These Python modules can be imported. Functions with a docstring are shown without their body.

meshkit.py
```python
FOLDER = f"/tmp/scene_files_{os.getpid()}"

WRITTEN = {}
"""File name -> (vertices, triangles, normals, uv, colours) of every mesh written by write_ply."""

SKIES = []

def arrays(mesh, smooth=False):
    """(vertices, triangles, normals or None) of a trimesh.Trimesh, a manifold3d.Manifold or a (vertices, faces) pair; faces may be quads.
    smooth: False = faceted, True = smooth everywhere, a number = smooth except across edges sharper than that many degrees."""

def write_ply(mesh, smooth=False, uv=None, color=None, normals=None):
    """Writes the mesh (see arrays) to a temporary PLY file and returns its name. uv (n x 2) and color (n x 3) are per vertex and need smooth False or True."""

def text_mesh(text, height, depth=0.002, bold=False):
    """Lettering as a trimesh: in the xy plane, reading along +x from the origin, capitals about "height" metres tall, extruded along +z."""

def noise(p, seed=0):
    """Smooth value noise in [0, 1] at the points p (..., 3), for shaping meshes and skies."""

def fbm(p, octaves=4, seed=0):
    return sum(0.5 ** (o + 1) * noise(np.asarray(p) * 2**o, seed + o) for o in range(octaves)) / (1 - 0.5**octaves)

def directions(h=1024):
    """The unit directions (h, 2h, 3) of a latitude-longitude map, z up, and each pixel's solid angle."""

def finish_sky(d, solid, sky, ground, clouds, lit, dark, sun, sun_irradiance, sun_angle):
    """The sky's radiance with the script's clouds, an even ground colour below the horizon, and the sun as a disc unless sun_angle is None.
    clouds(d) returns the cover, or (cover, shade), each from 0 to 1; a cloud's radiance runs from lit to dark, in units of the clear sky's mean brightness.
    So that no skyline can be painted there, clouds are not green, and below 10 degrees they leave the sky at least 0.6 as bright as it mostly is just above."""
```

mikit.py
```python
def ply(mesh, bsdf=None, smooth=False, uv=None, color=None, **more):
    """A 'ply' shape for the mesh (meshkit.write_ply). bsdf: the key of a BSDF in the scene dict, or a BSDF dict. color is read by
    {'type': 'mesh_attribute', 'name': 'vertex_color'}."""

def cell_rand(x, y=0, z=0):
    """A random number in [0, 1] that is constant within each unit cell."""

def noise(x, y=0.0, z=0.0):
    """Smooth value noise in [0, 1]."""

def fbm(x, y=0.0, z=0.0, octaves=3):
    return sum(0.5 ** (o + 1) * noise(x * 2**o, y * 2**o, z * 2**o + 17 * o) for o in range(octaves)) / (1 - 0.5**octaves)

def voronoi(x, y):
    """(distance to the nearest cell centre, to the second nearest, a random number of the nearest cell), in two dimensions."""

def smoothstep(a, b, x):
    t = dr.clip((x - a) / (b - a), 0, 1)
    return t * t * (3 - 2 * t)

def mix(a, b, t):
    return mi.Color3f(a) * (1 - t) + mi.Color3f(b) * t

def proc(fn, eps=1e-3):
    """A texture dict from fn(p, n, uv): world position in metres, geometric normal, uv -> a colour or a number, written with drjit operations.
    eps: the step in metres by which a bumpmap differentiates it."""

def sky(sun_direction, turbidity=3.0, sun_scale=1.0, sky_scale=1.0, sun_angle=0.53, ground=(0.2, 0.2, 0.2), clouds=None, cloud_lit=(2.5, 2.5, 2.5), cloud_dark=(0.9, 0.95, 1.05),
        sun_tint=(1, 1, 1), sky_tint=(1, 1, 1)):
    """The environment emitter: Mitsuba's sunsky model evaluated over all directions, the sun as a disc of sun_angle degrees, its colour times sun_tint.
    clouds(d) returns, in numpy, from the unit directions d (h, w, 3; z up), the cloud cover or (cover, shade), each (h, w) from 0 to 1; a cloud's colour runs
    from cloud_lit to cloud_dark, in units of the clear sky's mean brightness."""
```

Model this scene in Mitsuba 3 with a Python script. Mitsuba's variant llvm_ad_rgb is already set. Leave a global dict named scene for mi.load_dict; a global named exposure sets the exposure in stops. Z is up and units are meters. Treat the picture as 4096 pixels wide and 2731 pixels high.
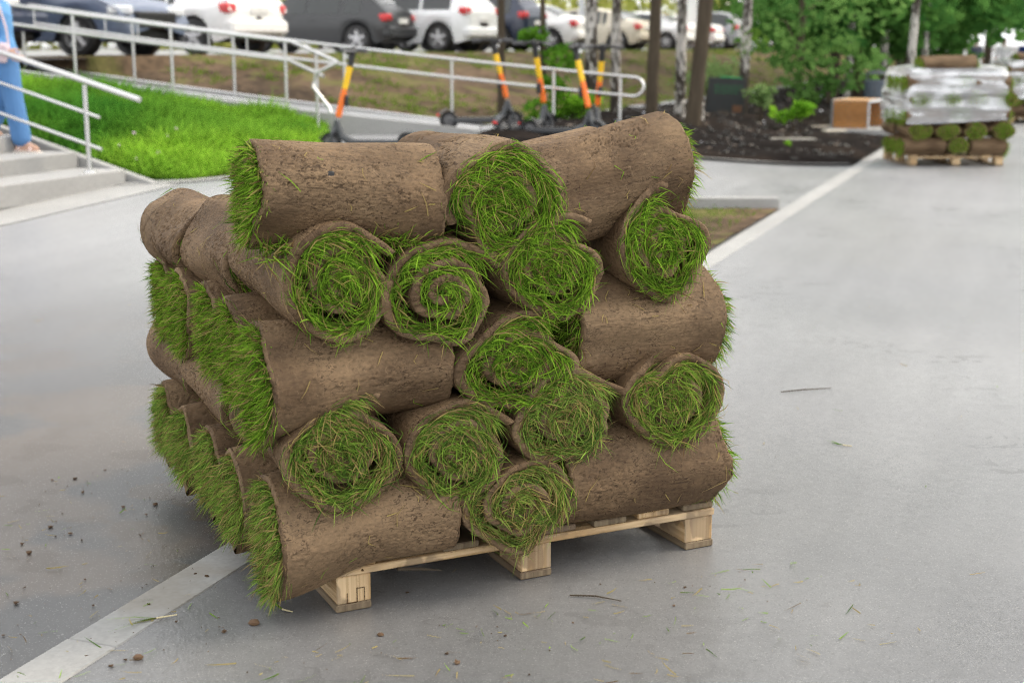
import math, random
import numpy as np, trimesh, mitsuba as mi, drjit as dr
import mikit, meshkit
from mikit import ply, proc, noise, fbm, voronoi, smoothstep, mix

T = mi.ScalarTransform4f
scene, labels = {}, {}

# ------------------------------------------------------------------ camera, sky, exposure
PITCH = math.radians(11.977)
CAM = [0, 0, 1.49]
scene['camera'] = {
    'type': 'thinlens', 'fov': 40.43, 'fov_axis': 'x', 'near_clip': 0.1, 'far_clip': 500.0,
    'aperture_radius': 0.0078, 'focus_distance': 4.0,
    'to_world': T().look_at(origin=CAM, target=[0, math.cos(PITCH), 1.49 - math.sin(PITCH)], up=[0, 0, 1])}
scene['sky'] = mikit.sky([0.74, 0.16, 0.66], turbidity=4, sun_scale=0.34, sun_angle=26, clouds=lambda d: 1.0,
                         cloud_lit=(2.5, 2.5, 2.5), sun_tint=(0.93, 1.0, 1.10))
exposure = 2.74

# ------------------------------------------------------------------ helpers
def numbered(name):
    if name not in used:
        used[name] = 0
        return name
    used[name] += 1
    return '%s_%03d' % (name, used[name])
used = {}

def tag(key, label=None, cat=None, group=None, kind=None):
    d = labels.setdefault(key, {})
    for k, v in (('label', label), ('category', cat), ('group', group), ('kind', kind)):
        if v: d[k] = v
    return key

def thing(name, label, cat, group=None):
    return tag(numbered(name), label, cat, group)

def put(key, mesh, bsdf, smooth=False, uv=None, color=None, **kw):
    scene[key] = ply(mesh, bsdf, smooth, uv=uv, color=color, **kw)
    return key

def part(parent, name, mesh, bsdf, smooth=False, label=None, kind=None, **kw):
    key = numbered(parent + '__' + name)
    if isinstance(mesh, MB):
        if 'color' not in kw and mesh.c: kw['color'] = np.concatenate(mesh.c)
        mesh = mesh.mesh()
    put(key, mesh, bsdf, smooth, **kw)
    if label or kind: tag(key, label, kind=kind)
    return key

def unit(v):
    v = np.asarray(v, float)
    return v / np.linalg.norm(v)

class MB:
    """collects vertices and faces"""
    def __init__(self): self.v, self.f, self.c, self.n = [], [], [], 0
    def raw(self, v, f, col=None):
        v = np.asarray(v, float); f = np.asarray(f, int)
        if f.shape[1] == 4: f = np.vstack([f[:, [0, 1, 2]], f[:, [0, 2, 3]]])
        self.v.append(v); self.f.append(f + self.n); self.n += len(v)
        if col is not None:
            self.c.append(np.broadcast_to(np.asarray(col, float), (len(v), 3)).copy())
        return self
    def mesh(self): return (np.vstack(self.v), np.vstack(self.f))
    def box(self, c, s, R=None, ch=0.004, col=None):
        """chamfered box: centre, full size, rotation matrix"""
        h = np.asarray(s, float) / 2; ch = min(ch, 0.45 * h.min())
        pts = []
        for ax in range(3):
            for sx in (-1, 1):
                for sy in (-1, 1):
                    for sz in (-1, 1):
                        sg = np.array([sx, sy, sz]); p = sg * h
                        q = p.copy()
                        for k in range(3):
                            if k != ax: q[k] -= sg[k] * ch
                        pts.append(q)
        hull = trimesh.Trimesh(*_hull(pts), process=False)
        v = hull.vertices @ (np.eye(3) if R is None else np.asarray(R)).T + np.asarray(c, float)
        return self.raw(v, hull.faces, col)
    def tube(self, pts, r, sides=10, caps=True, col=None):
        p = np.asarray(pts, float); n = len(p)
        r = np.broadcast_to(r, (n,)).astype(float)
        t = np.gradient(p, axis=0); t /= np.linalg.norm(t, axis=1, keepdims=True) + 1e-12
        ref = np.array([0, 0, 1.0]) if abs(t[0][2]) < 0.9 else np.array([1.0, 0, 0])
        A = []
        for i in range(n):
            a = ref - t[i] * (ref @ t[i]); a /= np.linalg.norm(a); A.append(a); ref = a
        A = np.array(A); Bv = np.cross(t, A)
        an = np.arange(sides) * 2 * np.pi / sides
        v = p[:, None] + r[:, None, None] * (np.cos(an)[None, :, None] * A[:, None] + np.sin(an)[None, :, None] * Bv[:, None])
        v = v.reshape(-1, 3)
        i, j = np.meshgrid(np.arange(n - 1), np.arange(sides), indexing='ij')
        q = np.stack([i * sides + j, i * sides + (j + 1) % sides, (i + 1) * sides + (j + 1) % sides, (i + 1) * sides + j], -1).reshape(-1, 4)
        f = np.vstack([q[:, [0, 1, 2]], q[:, [0, 2, 3]]])
        if caps:
            v = np.vstack([v, p[:1], p[-1:]]); k = np.arange(sides)
            f = np.vstack([f, np.stack([(k + 1) % sides, k, k * 0 + n * sides], 1),
                           np.stack([(n - 1) * sides + k, (n - 1) * sides + (k + 1) % sides, k * 0 + n * sides + 1], 1)])
        return self.raw(v, f, col)
    def lathe(self, prof, origin, axis, sides=24, col=None):
        """prof: (radius, height) pairs revolved about axis"""
        axis = unit(axis); ref = np.array([0, 0, 1.0]) if abs(axis[2]) < 0.9 else np.array([1.0, 0, 0])
        a = unit(np.cross(ref, axis)); b = np.cross(axis, a)
        prof = np.asarray(prof, float); n = len(prof); an = np.arange(sides) * 2 * np.pi / sides
        ring = np.cos(an)[:, None] * a + np.sin(an)[:, None] * b
        v = (np.asarray(origin, float) + prof[:, 1, None, None] * axis + prof[:, 0, None, None] * ring[None]).reshape(-1, 3)
        i, j = np.meshgrid(np.arange(n - 1), np.arange(sides), indexing='ij')
        q = np.stack([i * sides + j, i * sides + (j + 1) % sides, (i + 1) * sides + (j + 1) % sides, (i + 1) * sides + j], -1).reshape(-1, 4)
        return self.raw(v, q, col)

def unit_rows_(a): return a / (np.linalg.norm(a, axis=1, keepdims=True) + 1e-9)

def _hull(pts):
    import manifold3d as m3
    m = m3.Manifold.hull_points(np.asarray(pts, float).tolist()).to_mesh()
    return np.asarray(m.vert_properties)[:, :3], np.asarray(m.tri_verts)

def rotz(a):
    c, s = math.cos(a), math.sin(a)
    return np.array([[c, -s, 0], [s, c, 0], [0, 0, 1.0]])

def grid_mesh(P):
    """P (n, m, 3) -> vertices, faces"""
    n, m = P.shape[:2]
    i, j = np.meshgrid(np.arange(n - 1), np.arange(m - 1), indexing='ij')
    q = np.stack([i * m + j, (i + 1) * m + j, (i + 1) * m + j + 1, i * m + j + 1], -1).reshape(-1, 4)
    return P.reshape(-1, 3), np.vstack([q[:, [0, 1, 2]], q[:, [0, 2, 3]]])

def blades(base, direc, length, width, rng, droop=0.5, segs=3, facing=None):
    """grass blades: arrays base (n,3), direction (n,3), length (n), width (n); curved, tapering; 2*segs-1 triangles each"""
    n = len(base); d = direc / (np.linalg.norm(direc, axis=1, keepdims=True) + 1e-9)
    side = np.cross(d, rng.normal(size=(n, 3)) if facing is None else facing + 0.7 * rng.normal(size=(n, 3)))
    side /= np.linalg.norm(side, axis=1, keepdims=True) + 1e-9
    bend = rng.normal(size=(n, 3)) * 0.25; bend[:, 2] -= droop
    V = []
    for k in range(segs):
        t = k / segs
        c = base + d * (length * t)[:, None] + bend * (length * t * t * 0.6)[:, None]
        w = (width * (1 - 0.55 * t ** 2) * 0.5)[:, None]
        V += [c - side * w, c + side * w]
    V.append(base + d * length[:, None] + bend * (length * 0.6)[:, None])
    V = np.stack(V, 1); m = V.shape[1]
    F = []
    for k in range(segs - 1):
        a = 2 * k
        F += [[a, a + 1, a + 3], [a, a + 3, a + 2]]
    F.append([m - 3, m - 2, m - 1])
    F = (np.arange(n)[:, None, None] * m + np.array(F)[None]).reshape(-1, 3)
    return V.reshape(-1, 3), F, m

def grass_colors(n, m, rng, straw=0.12, tint=(1, 1, 1)):
    g0 = np.array([0.040, 0.105, 0.012]); g1 = np.array([0.310, 0.540, 0.050]); y = np.array([0.42, 0.34, 0.12]); y2 = np.array([0.34, 0.25, 0.12])
    t = rng.random(n)[:, None] ** 1.1
    c = g0 * (1 - t) + g1 * t
    c = c * np.asarray(tint)
    s = rng.random(n) < straw
    u = rng.random(n)[:, None]
    c[s] = (y * u + y2 * (1 - u))[s]
    old = rng.random(n) < 0.07; c[old] = np.array([0.16, 0.10, 0.05])
    c *= 0.85 + 0.3 * rng.random(n)[:, None]
    c = np.repeat(c[:, None], m, 1)
    # blade bases are paler and yellower, as the sheaths of turf grass are
    base = np.array([0.30, 0.27, 0.10])
    c[:, :2] = c[:, :2] * 0.75 + base * 0.25
    return np.clip(c.reshape(-1, 3), 0, 0.9)

# ------------------------------------------------------------------ materials
VC = {'type': 'mesh_attribute', 'name': 'vertex_color'}
def two(b): return {'type': 'twosided', 'b': b}

def soil_col(p, n, uv):
    u, v = uv.x, uv.y
    a = fbm(u * 7.0, v * 9.0, 3.0, octaves=4)
    w = fbm(u * 3.0 + 7.0, v * 5.0, 9.0, octaves=3)
    c = mix((0.092, 0.060, 0.035), (0.160, 0.110, 0.067), smoothstep(0.25, 0.75, a))
    c = mix(c, (0.225, 0.164, 0.106), smoothstep(0.46, 0.74, w) * 0.55)
    # scraped bands along the cut, pits and root holes, fine cracks
    c = c * (0.90 + 0.20 * fbm(u * 6.0, v * 160.0, 12.0, octaves=2)) * (0.72 + 0.56 * fbm(u * 120.0, v * 150.0, 15.0, octaves=3))
    root = smoothstep(0.016, 0.0, dr.abs(noise(u * 26.0, v * 34.0, 21.0) - 0.5)) * smoothstep(0.5, 0.7, noise(u * 70.0, v * 70.0, 23.0))
    c = mix(c, (0.30, 0.23, 0.15), root * 0.35)
    many = smoothstep(0.32, 0.62, fbm(u * 8.0, v * 8.0, 4.0, octaves=3))
    pit = smoothstep(0.70, 0.80, noise(u * 210.0, v * 340.0, 5.0) * 0.7 + 0.3 * noise(u * 60.0, v * 90.0, 8.0))
    c = mix(c, (0.040, 0.024, 0.012), pit * (0.35 + 0.65 * many) * 0.85)
    k = fbm(u * 30.0 + 2.5 * noise(u * 60.0, v * 60.0, 2.0), v * 105.0, 6.0, octaves=2)
    c = mix(c, (0.045, 0.028, 0.015), smoothstep(0.045, 0.0, dr.abs(k - 0.5)) * (0.2 + 0.8 * many) * 0.85)
    return c * mi.Color3f(0.93, 0.87, 0.78)
def soil_bump(p, n, uv):
    return fbm(uv.x * 75.0 + 1.5 * noise(uv.x * 60.0, uv.y * 60.0, 3.0), uv.y * 230.0, 2.0, octaves=3)
scene['m_soil'] = two({'type': 'bumpmap', 'arbitrary': proc(soil_bump, eps=0.0012), 'scale': 0.0024,
                       'bsdf': {'type': 'principled', 'base_color': proc(soil_col), 'roughness': 0.78, 'specular': 0.35}})
scene['m_grass'] = {'type': 'principledthin', 'base_color': VC, 'roughness': 0.5, 'spec_trans': 0.0, 'diff_trans': 0.8, 'eta': 1.4}

def asphalt_col(p, n, uv):
    x, y = p.x, p.y
    big = fbm(x * 0.35, y * 0.35, 0.0, octaves=4)
    mid = fbm(x * 1.7 + 5.0, y * 0.9, 3.0, octaves=4)
    grain = noise(x * 240.0, y * 240.0, 0.0)
    fine = fbm(x * 38.0, y * 38.0, 2.0, octaves=3)
    c = mix((0.150, 0.153, 0.161), (0.205, 0.207, 0.212), smoothstep(0.15, 0.85, big * 0.6 + mid * 0.4))
    c = c * (0.88 + 0.24 * grain) * (0.90 + 0.20 * fine)
    # the older asphalt left of the strip is darker and dusty with trodden soil
    left = smoothstep(-0.02, 0.02, (y - 3.5) * 0.356 - (x + 1.00) * 0.934)
    c = c * (1.0 - 0.16 * left * smoothstep(15.0, 8.0, y) - 0.50 * left * smoothstep(10.0, 4.4, y))
    # paler farther along; ground shade near the camera and stack painted into the colour
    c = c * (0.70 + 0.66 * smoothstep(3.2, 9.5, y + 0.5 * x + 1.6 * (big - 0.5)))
    d = smoothstep(0.42, 0.58, fbm(x * 2.4, y * 2.4, 8.0, octaves=4)) * left * smoothstep(8.5, 4.5, y)
    c = mix(c, (0.115, 0.088, 0.066), d * 0.55)
    d2 = smoothstep(0.56, 0.64, fbm(x * 5.0, y * 6.0, 18.0, octaves=4)) * left * smoothstep(6.5, 4.0, y)
    c = mix(c, (0.060, 0.046, 0.034), d2 * 0.85)
    spot = smoothstep(0.80, 0.84, noise(x * 9.0 + 3.0 * noise(x * 20.0, y * 20.0, 1.0), y * 9.0, 11.0)) * smoothstep(0.5, 0.7, fbm(x * 0.8, y * 0.8, 21.0, octaves=2))
    c = mix(c, (0.07, 0.07, 0.073), spot * 0.45)
    pale = smoothstep(0.45, 0.85, fbm(x * 0.7 + 30.0, y * 0.5, 5.0, octaves=4))
    c = mix(c, (0.235, 0.235, 0.236), pale * 0.35)
    streak = fbm((x * 0.93 - y * 0.36) * 7.0, (x * 0.36 + y * 0.93) * 0.8, 2.0, octaves=3)
    c = c * (0.92 + 0.16 * streak)
    speck = smoothstep(0.80, 0.92, noise(x * 330.0, y * 330.0, 4.0))
    c = mix(c, (0.34, 0.34, 0.33), speck * 0.35)
    dark = smoothstep(0.80, 0.92, noise(x * 260.0 + 40.0, y * 260.0, 9.0))
    return mix(c, (0.06, 0.06, 0.06), dark * 0.35)
def asphalt_bump(p, n, uv):
    return noise(p.x * 170.0, p.y * 170.0, 0.0) + 0.6 * noise(p.x * 60.0, p.y * 60.0, 1.0)
def asphalt_rough(p, n, uv):
    return 0.30 + 0.20 * fbm(p.x * 0.9, p.y * 0.9, 6.0, octaves=3)
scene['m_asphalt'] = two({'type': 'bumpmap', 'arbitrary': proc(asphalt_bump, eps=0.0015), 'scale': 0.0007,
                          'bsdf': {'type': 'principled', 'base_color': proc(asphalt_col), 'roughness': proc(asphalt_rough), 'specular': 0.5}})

def stone_col(p, n, uv):
    g = fbm(p.x * 90.0, p.y * 90.0, p.z * 90.0, octaves=3)
    b = fbm(p.x * 2.0, p.y * 2.0, 4.0, octaves=3)
    d = smoothstep(0.5, 0.7, fbm(p.x * 5.0, p.y * 5.0, 7.0, octaves=3)) * smoothstep(6.5, 3.0, p.y)
    c = mix((0.20, 0.20, 0.197), (0.385, 0.385, 0.375), g * 0.6 + b * 0.4)
    return mix(c, (0.20, 0.175, 0.14), d * 0.5)
scene['m_stone'] = two({'type': 'principled', 'base_color': proc(stone_col), 'roughness': 0.7, 'specular': 0.4})

def wood_col(p, n, uv):
    # uv: metres along and across the grain, offset per piece
    g = fbm(uv.x * 5.0, uv.y * 130.0, 0.0, octaves=3)
    k = fbm(uv.x * 3.0, uv.y * 16.0, 3.0, octaves=3)
    c = mix((0.40, 0.26, 0.125), (0.66, 0.49, 0.29), smoothstep(0.3, 0.7, g * 0.6 + k * 0.4))
    c = mix(c, (0.24, 0.19, 0.14), smoothstep(0.50, 0.70, fbm(uv.x * 6.0 + 4.0, uv.y * 9.0, 8.0, octaves=3)) * 0.6)
    return mix(c, (0.17, 0.12, 0.08), smoothstep(0.56, 0.66, fbm(uv.x * 17.0, uv.y * 21.0, 2.0, octaves=3)) * 0.6)
scene['m_wood'] = two({'type': 'principled', 'base_color': proc(wood_col), 'roughness': 0.65, 'specular': 0.35})
def oldwood_col(p, n, uv):
    g = fbm(uv.x * 5.0, uv.y * 130.0, 0.0, octaves=3)
    c = mix((0.105, 0.078, 0.050), (0.26, 0.20, 0.13), g)
    return mix(c, (0.13, 0.09, 0.06), smoothstep(0.5, 0.7, fbm(uv.x * 9.0, uv.y * 9.0, 5.0, octaves=3)) * 0.7)
scene['m_oldwood'] = two({'type': 'principled', 'base_color': proc(oldwood_col), 'roughness': 0.75, 'specular': 0.3})

# ------------------------------------------------------------------ ground
SD = unit([0.381, 1.0])                                   # direction of the kerb strip in plan
SN = np.array([-SD[1], SD[0]])                             # to its left
S0 = np.array([-1.00, 3.50])                               # a point on its centre line
def sleft(x, y): return (x - S0[0]) * SN[0] + (y - S0[1]) * SN[1]
def sm(a, b, x):
    t = np.clip((x - a) / (b - a), 0, 1); return t * t * (3 - 2 * t)
def gz(x, y):
    """paved ground: level at the front and right of the strip, rising gently to the back left"""
    x, y = np.asarray(x, float), np.asarray(y, float)
    return 0.045 * np.clip(y - 10.0, 0, 9.0) * sm(0.0, 4.0, sleft(x, y))

xs = np.concatenate([np.linspace(-160, -12, 16)[:-1], np.linspace(-12, 14, 105), np.linspace(14, 160, 16)[1:]])
ys = np.concatenate([np.linspace(-30, 1.5, 8)[:-1], np.linspace(1.5, 30, 115), np.linspace(30, 260, 20)[1:]])
X, Y = np.meshgrid(xs, ys, indexing='ij')
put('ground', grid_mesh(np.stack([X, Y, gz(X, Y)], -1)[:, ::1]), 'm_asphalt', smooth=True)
tag('ground', 'grey asphalt path', kind='structure')

# the flush kerb strip, stone by stone
tag('kerb_strip', 'flush line of pale kerb stones let into the asphalt', kind='structure')
k = 0; s = -3.2
rs = np.random.default_rng(5)
while s < 45:
    L = 0.995
    c = S0 + SD * (s + L / 2); w = 0.150 + 0.02 * min(1, max(0, s / 10))
    b = MB(); zc = float(gz(*c))
    b.box([c[0], c[1], zc - 0.04 + 0.004 + rs.normal() * 0.0008], [w, L + 0.002, 0.08], rotz(-math.atan2(SD[0], SD[1]) + rs.normal() * 0.001), ch=0.004)
    if s < 24: part('kerb_strip', 'stone', b, 'm_stone')
    s += 1.0


def P2(s, l):
    """plan point from metres along the strip (from its near end) and metres to its left"""
    p = S0 + SD * s + SN * l
    return p
def sl(x, y):
    d = np.stack([np.asarray(x, float) - S0[0], np.asarray(y, float) - S0[1]], -1)
    return d @ SD, d @ SN

def earth_col(p, n, uv):
    a = fbm(p.x * 1.3, p.y * 1.3, p.z * 1.3, octaves=4)
    b = fbm(p.x * 11.0, p.y * 11.0, p.z * 11.0, octaves=3)
    c = mix((0.036, 0.024, 0.015), (0.124, 0.084, 0.052), smoothstep(0.3, 0.7, 0.5 * a + 0.5 * b))
    g = smoothstep(0.52, 0.66, fbm(p.x * 2.3 + 9.0, p.y * 2.3, 4.0, octaves=4))
    return mix(c, (0.115, 0.125, 0.028), g * 0.5)
scene['m_earth'] = two({'type': 'principled', 'base_color': proc(earth_col), 'roughness': 0.95, 'specular': 0.2})
def mulch_col(p, n, uv):
    b = fbm(p.x * 14.0, p.y * 14.0, p.z * 14.0, octaves=3)
    a = fbm(p.x * 1.1, p.y * 1.1, 1.0, octaves=3)
    c = mix((0.006, 0.0055, 0.005), (0.022, 0.0185, 0.0175), b)
    return mix(c, (0.040, 0.030, 0.024), smoothstep(0.55, 0.75, a) * 0.35)
scene['m_mulch'] = two({'type': 'principled', 'base_color': proc(mulch_col), 'roughness': 1.0, 'specular': 0.02})
def concrete_col(p, n, uv):
    a = fbm(p.x * 1.6, p.y * 1.6, p.z * 3.0, octaves=4)
    b = fbm(p.x * 30.0, p.y * 30.0, p.z * 30.0, octaves=2)
    return mix((0.215, 0.215, 0.212), (0.37, 0.37, 0.365), 0.65 * a + 0.35 * b)
scene['m_concrete'] = two({'type': 'principled', 'base_color': proc(concrete_col), 'roughness': 0.8, 'specular': 0.3})
scene['m_steel'] = two({'type': 'principled', 'base_color': {'type': 'rgb', 'value': [0.64, 0.64, 0.64]}, 'metallic': 0.9, 'roughness': 0.28})
scene['m_plastic'] = two({'type': 'principled', 'base_color': VC, 'roughness': 0.42, 'specular': 0.5})
scene['m_paint'] = two({'type': 'principled', 'base_color': VC, 'roughness': 0.3, 'specular': 0.5, 'clearcoat': 1.0, 'clearcoat_gloss': 0.95})
scene['m_glass'] = two({'type': 'principled', 'base_color': {'type': 'rgb', 'value': [0.03, 0.035, 0.036]}, 'roughness': 0.05, 'specular': 0.7})
scene['m_cloth'] = two({'type': 'principled', 'base_color': VC, 'roughness': 0.85, 'specular': 0.25, 'sheen': 0.4})

# the pale paving that borders the stairs and the lawn
def patch(P, kind_name, mat, label):
    put(kind_name, grid_mesh(P), mat, smooth=True); tag(kind_name, label, kind='structure')
def ribbon(pts, w0, w1, lift=0.004, n=40):
    """a band that follows a plan polyline; offsets w0..w1 to its right"""
    p = np.asarray(pts, float); s = np.r_[0, np.cumsum(np.linalg.norm(np.diff(p, axis=0), axis=1))]
    q = np.stack([np.interp(np.linspace(0, s[-1], n), s, p[:, k]) for k in (0, 1)], 1)
    for _ in range(3): q[1:-1] = (q[:-2] + 2 * q[1:-1] + q[2:]) / 4
    t = np.gradient(q, axis=0); t /= np.linalg.norm(t, axis=1, keepdims=True); r = np.stack([t[:, 1], -t[:, 0]], 1)
    ws = np.linspace(w0, w1, 4)
    xy = q[:, None] + r[:, None] * ws[None, :, None]
    return np.concatenate([xy, (gz(xy[..., 0], xy[..., 1]) + lift)[..., None]], -1)

# stairs: their front edge runs along the strip's direction, they climb to the left
ST0 = np.array([-3.80, 13.75]); TREAD, RISE, NST = 0.56, 0.155, 5
zst = 0.150
def tread_z(k): return zst + RISE * k
stair = tag('stairs', 'grey concrete stairs', kind='structure')
rs = np.random.default_rng(8)
for k in range(1, NST + 1):
    for j in range(4):
        L = 1.995
        c = ST0 - SD * (0.0 + 2.0 * j + 1.0) + SN * (TREAD * (k - 1) + TREAD / 2 + 0.02)
        h = RISE + 0.05
        part('stairs', 'step', MB().box([c[0], c[1], tread_z(k) - h / 2], [TREAD + 0.04, L - 0.006, h], rotz(-math.atan2(SD[0], SD[1])), ch=0.012), 'm_concrete')
patch(ribbon([ST0 - SD * 7.5 - SN * 0.0, ST0 + SD * 0.1], 0.0, 0.55, 0.006), 'stair_apron', 'm_stone', 'pale stone band at the foot of the stairs')

# sloping cheek wall at the stairs' end
ck = MB()
c0 = ST0 + SD * 0.06 - SN * 0.30; c1 = ST0 + SD * 0.06 + SN * TREAD * NST
slope_len = np.linalg.norm(c1 - c0); zc0, zc1 = zst + 0.03, tread_z(NST) + 0.12
d3 = unit([*(c1 - c0), zc1 - zc0])
R = np.stack([d3, np.array([SD[0], SD[1], 0]), np.cross(d3, [SD[0], SD[1], 0])], 1)
if R[2, 2] < 0: R[:, 2] *= -1; R[:, 1] *= -1
m = (np.r_[c0, zc0] + np.r_[c1, zc1]) / 2
t = thing('stair_cheek_wall', 'sloping grey concrete kerb wall at the end of the stairs, beside the lawn', 'wall')
for j in range(3):
    q = np.r_[c0, zc0] + (np.r_[c1, zc1] - np.r_[c0, zc0]) * ((j + 0.5) / 3) - R[:, 2] * 0.15
    part(t, 'slab', MB().box(q, [np.linalg.norm(np.r_[c1, zc1] - np.r_[c0, zc0]) / 3 - 0.006, 0.11, 0.30], R, ch=0.008), 'm_concrete')

# ramp
def ramp_z(x):
    u = np.clip(1.6 - np.asarray(x, float), 0, 11); return 0.12 + 0.085 * u + 0.0035 * u * u
def ramp_y(x):       # the ramp's middle line in plan
    return 19.05 + 0.0 * np.asarray(x)
x = np.linspace(-10.5, 1.5, 30); yy = np.linspace(-0.75, 0.80, 5)
Xr, Wr = np.meshgrid(x, yy, indexing='ij')
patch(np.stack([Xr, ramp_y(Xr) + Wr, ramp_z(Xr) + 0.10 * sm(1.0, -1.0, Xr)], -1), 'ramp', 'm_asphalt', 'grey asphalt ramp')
def edge_wall(key, off, label, top):
    P = []
    for dz, dy in ((-0.6, 0), (top, 0), (top, 0.09), (-0.6, 0.09)):
        P.append(np.stack([x, ramp_y(x) + off + dy, ramp_z(x) + 0.10 * sm(1.0, -1.0, x) + dz * np.where(dz > 0, 1, 1)], -1))
    put(key, grid_mesh(np.stack(P, 1)), 'm_stone', smooth=40); tag(key, label, kind='structure')
edge_wall('ramp_kerb_near', -0.84, 'near concrete kerb of the ramp', 0.03)
edge_wall('ramp_kerb_far', 0.80, 'far concrete kerb of the ramp', 0.03)

# lawn between stairs and ramp
def lawn_point(u, v):
    """u: from the stairs' cheek (0) to the path (1); v: from the path edge (0) to the ramp (1)"""
    u, v = np.asarray(u, float), np.asarray(v, float)
    front = np.array([[-3.72, 13.98, 0.17], [-3.2, 14.02, 0.18], [-2.75, 14.45, 0.20], [-2.35, 15.4, 0.26], [-2.28, 16.6, 0.31], [-2.45, 18.18, 0.36]])
    back = np.array([[-10.0, 18.19, 1.56], [-8.5, 18.19, 1.36], [-7.0, 18.19, 1.16], [-5.4, 18.19, 0.92], [-4.0, 18.19, 0.70], [-2.45, 18.19, 0.46]])
    k = np.linspace(0, 1, 6)
    f = np.stack([np.interp(u, k, front[:, i]) for i in range(3)], -1); b = np.stack([np.interp(u, k, back[:, i]) for i in range(3)], -1)
    p = f * (1 - v[..., None]) + b * v[..., None]
    p[..., 2] += 0.10 * np.sin(np.pi * v) * (1 - u ** 2) + 0.05 * (meshkit.noise(np.stack([p[..., 0] * 1.5, p[..., 1] * 1.5, 0 * u], -1), 3) - 0.5)
    return p
U, V = np.meshgrid(np.linspace(0, 1, 50), np.linspace(0, 1, 50), indexing='ij')
put('lawn_ground', grid_mesh(lawn_point(U, V)), 'm_earth', smooth=True); tag('lawn_ground', 'sloping soil under the lawn', kind='structure')
rg = np.random.default_rng(21)
n = 52000
uu, vv = rg.random(n), rg.random(n) ** 1.0
b = lawn_point(uu, vv)
tall = 0.35 + 1.3 * meshkit.noise(np.stack([b[:, 0] * 2.2, b[:, 1] * 2.2, 0 * uu], -1), 9)
v_, f_, m_ = blades(b, np.stack([0.5 * rg.normal(size=n) + 0.25, 0.4 * rg.normal(size=n) - 0.25, 1 + 0 * uu], 1), 0.24 * tall * (0.45 + 0.8 * rg.random(n)), 0.009 + 0.009 * rg.random(n), rg, droop=0.6)
cl = meshkit.noise(np.stack([b[:, 0] * 1.3, b[:, 1] * 1.3, 0 * uu + 4], -1), 2)[:, None]
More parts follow.
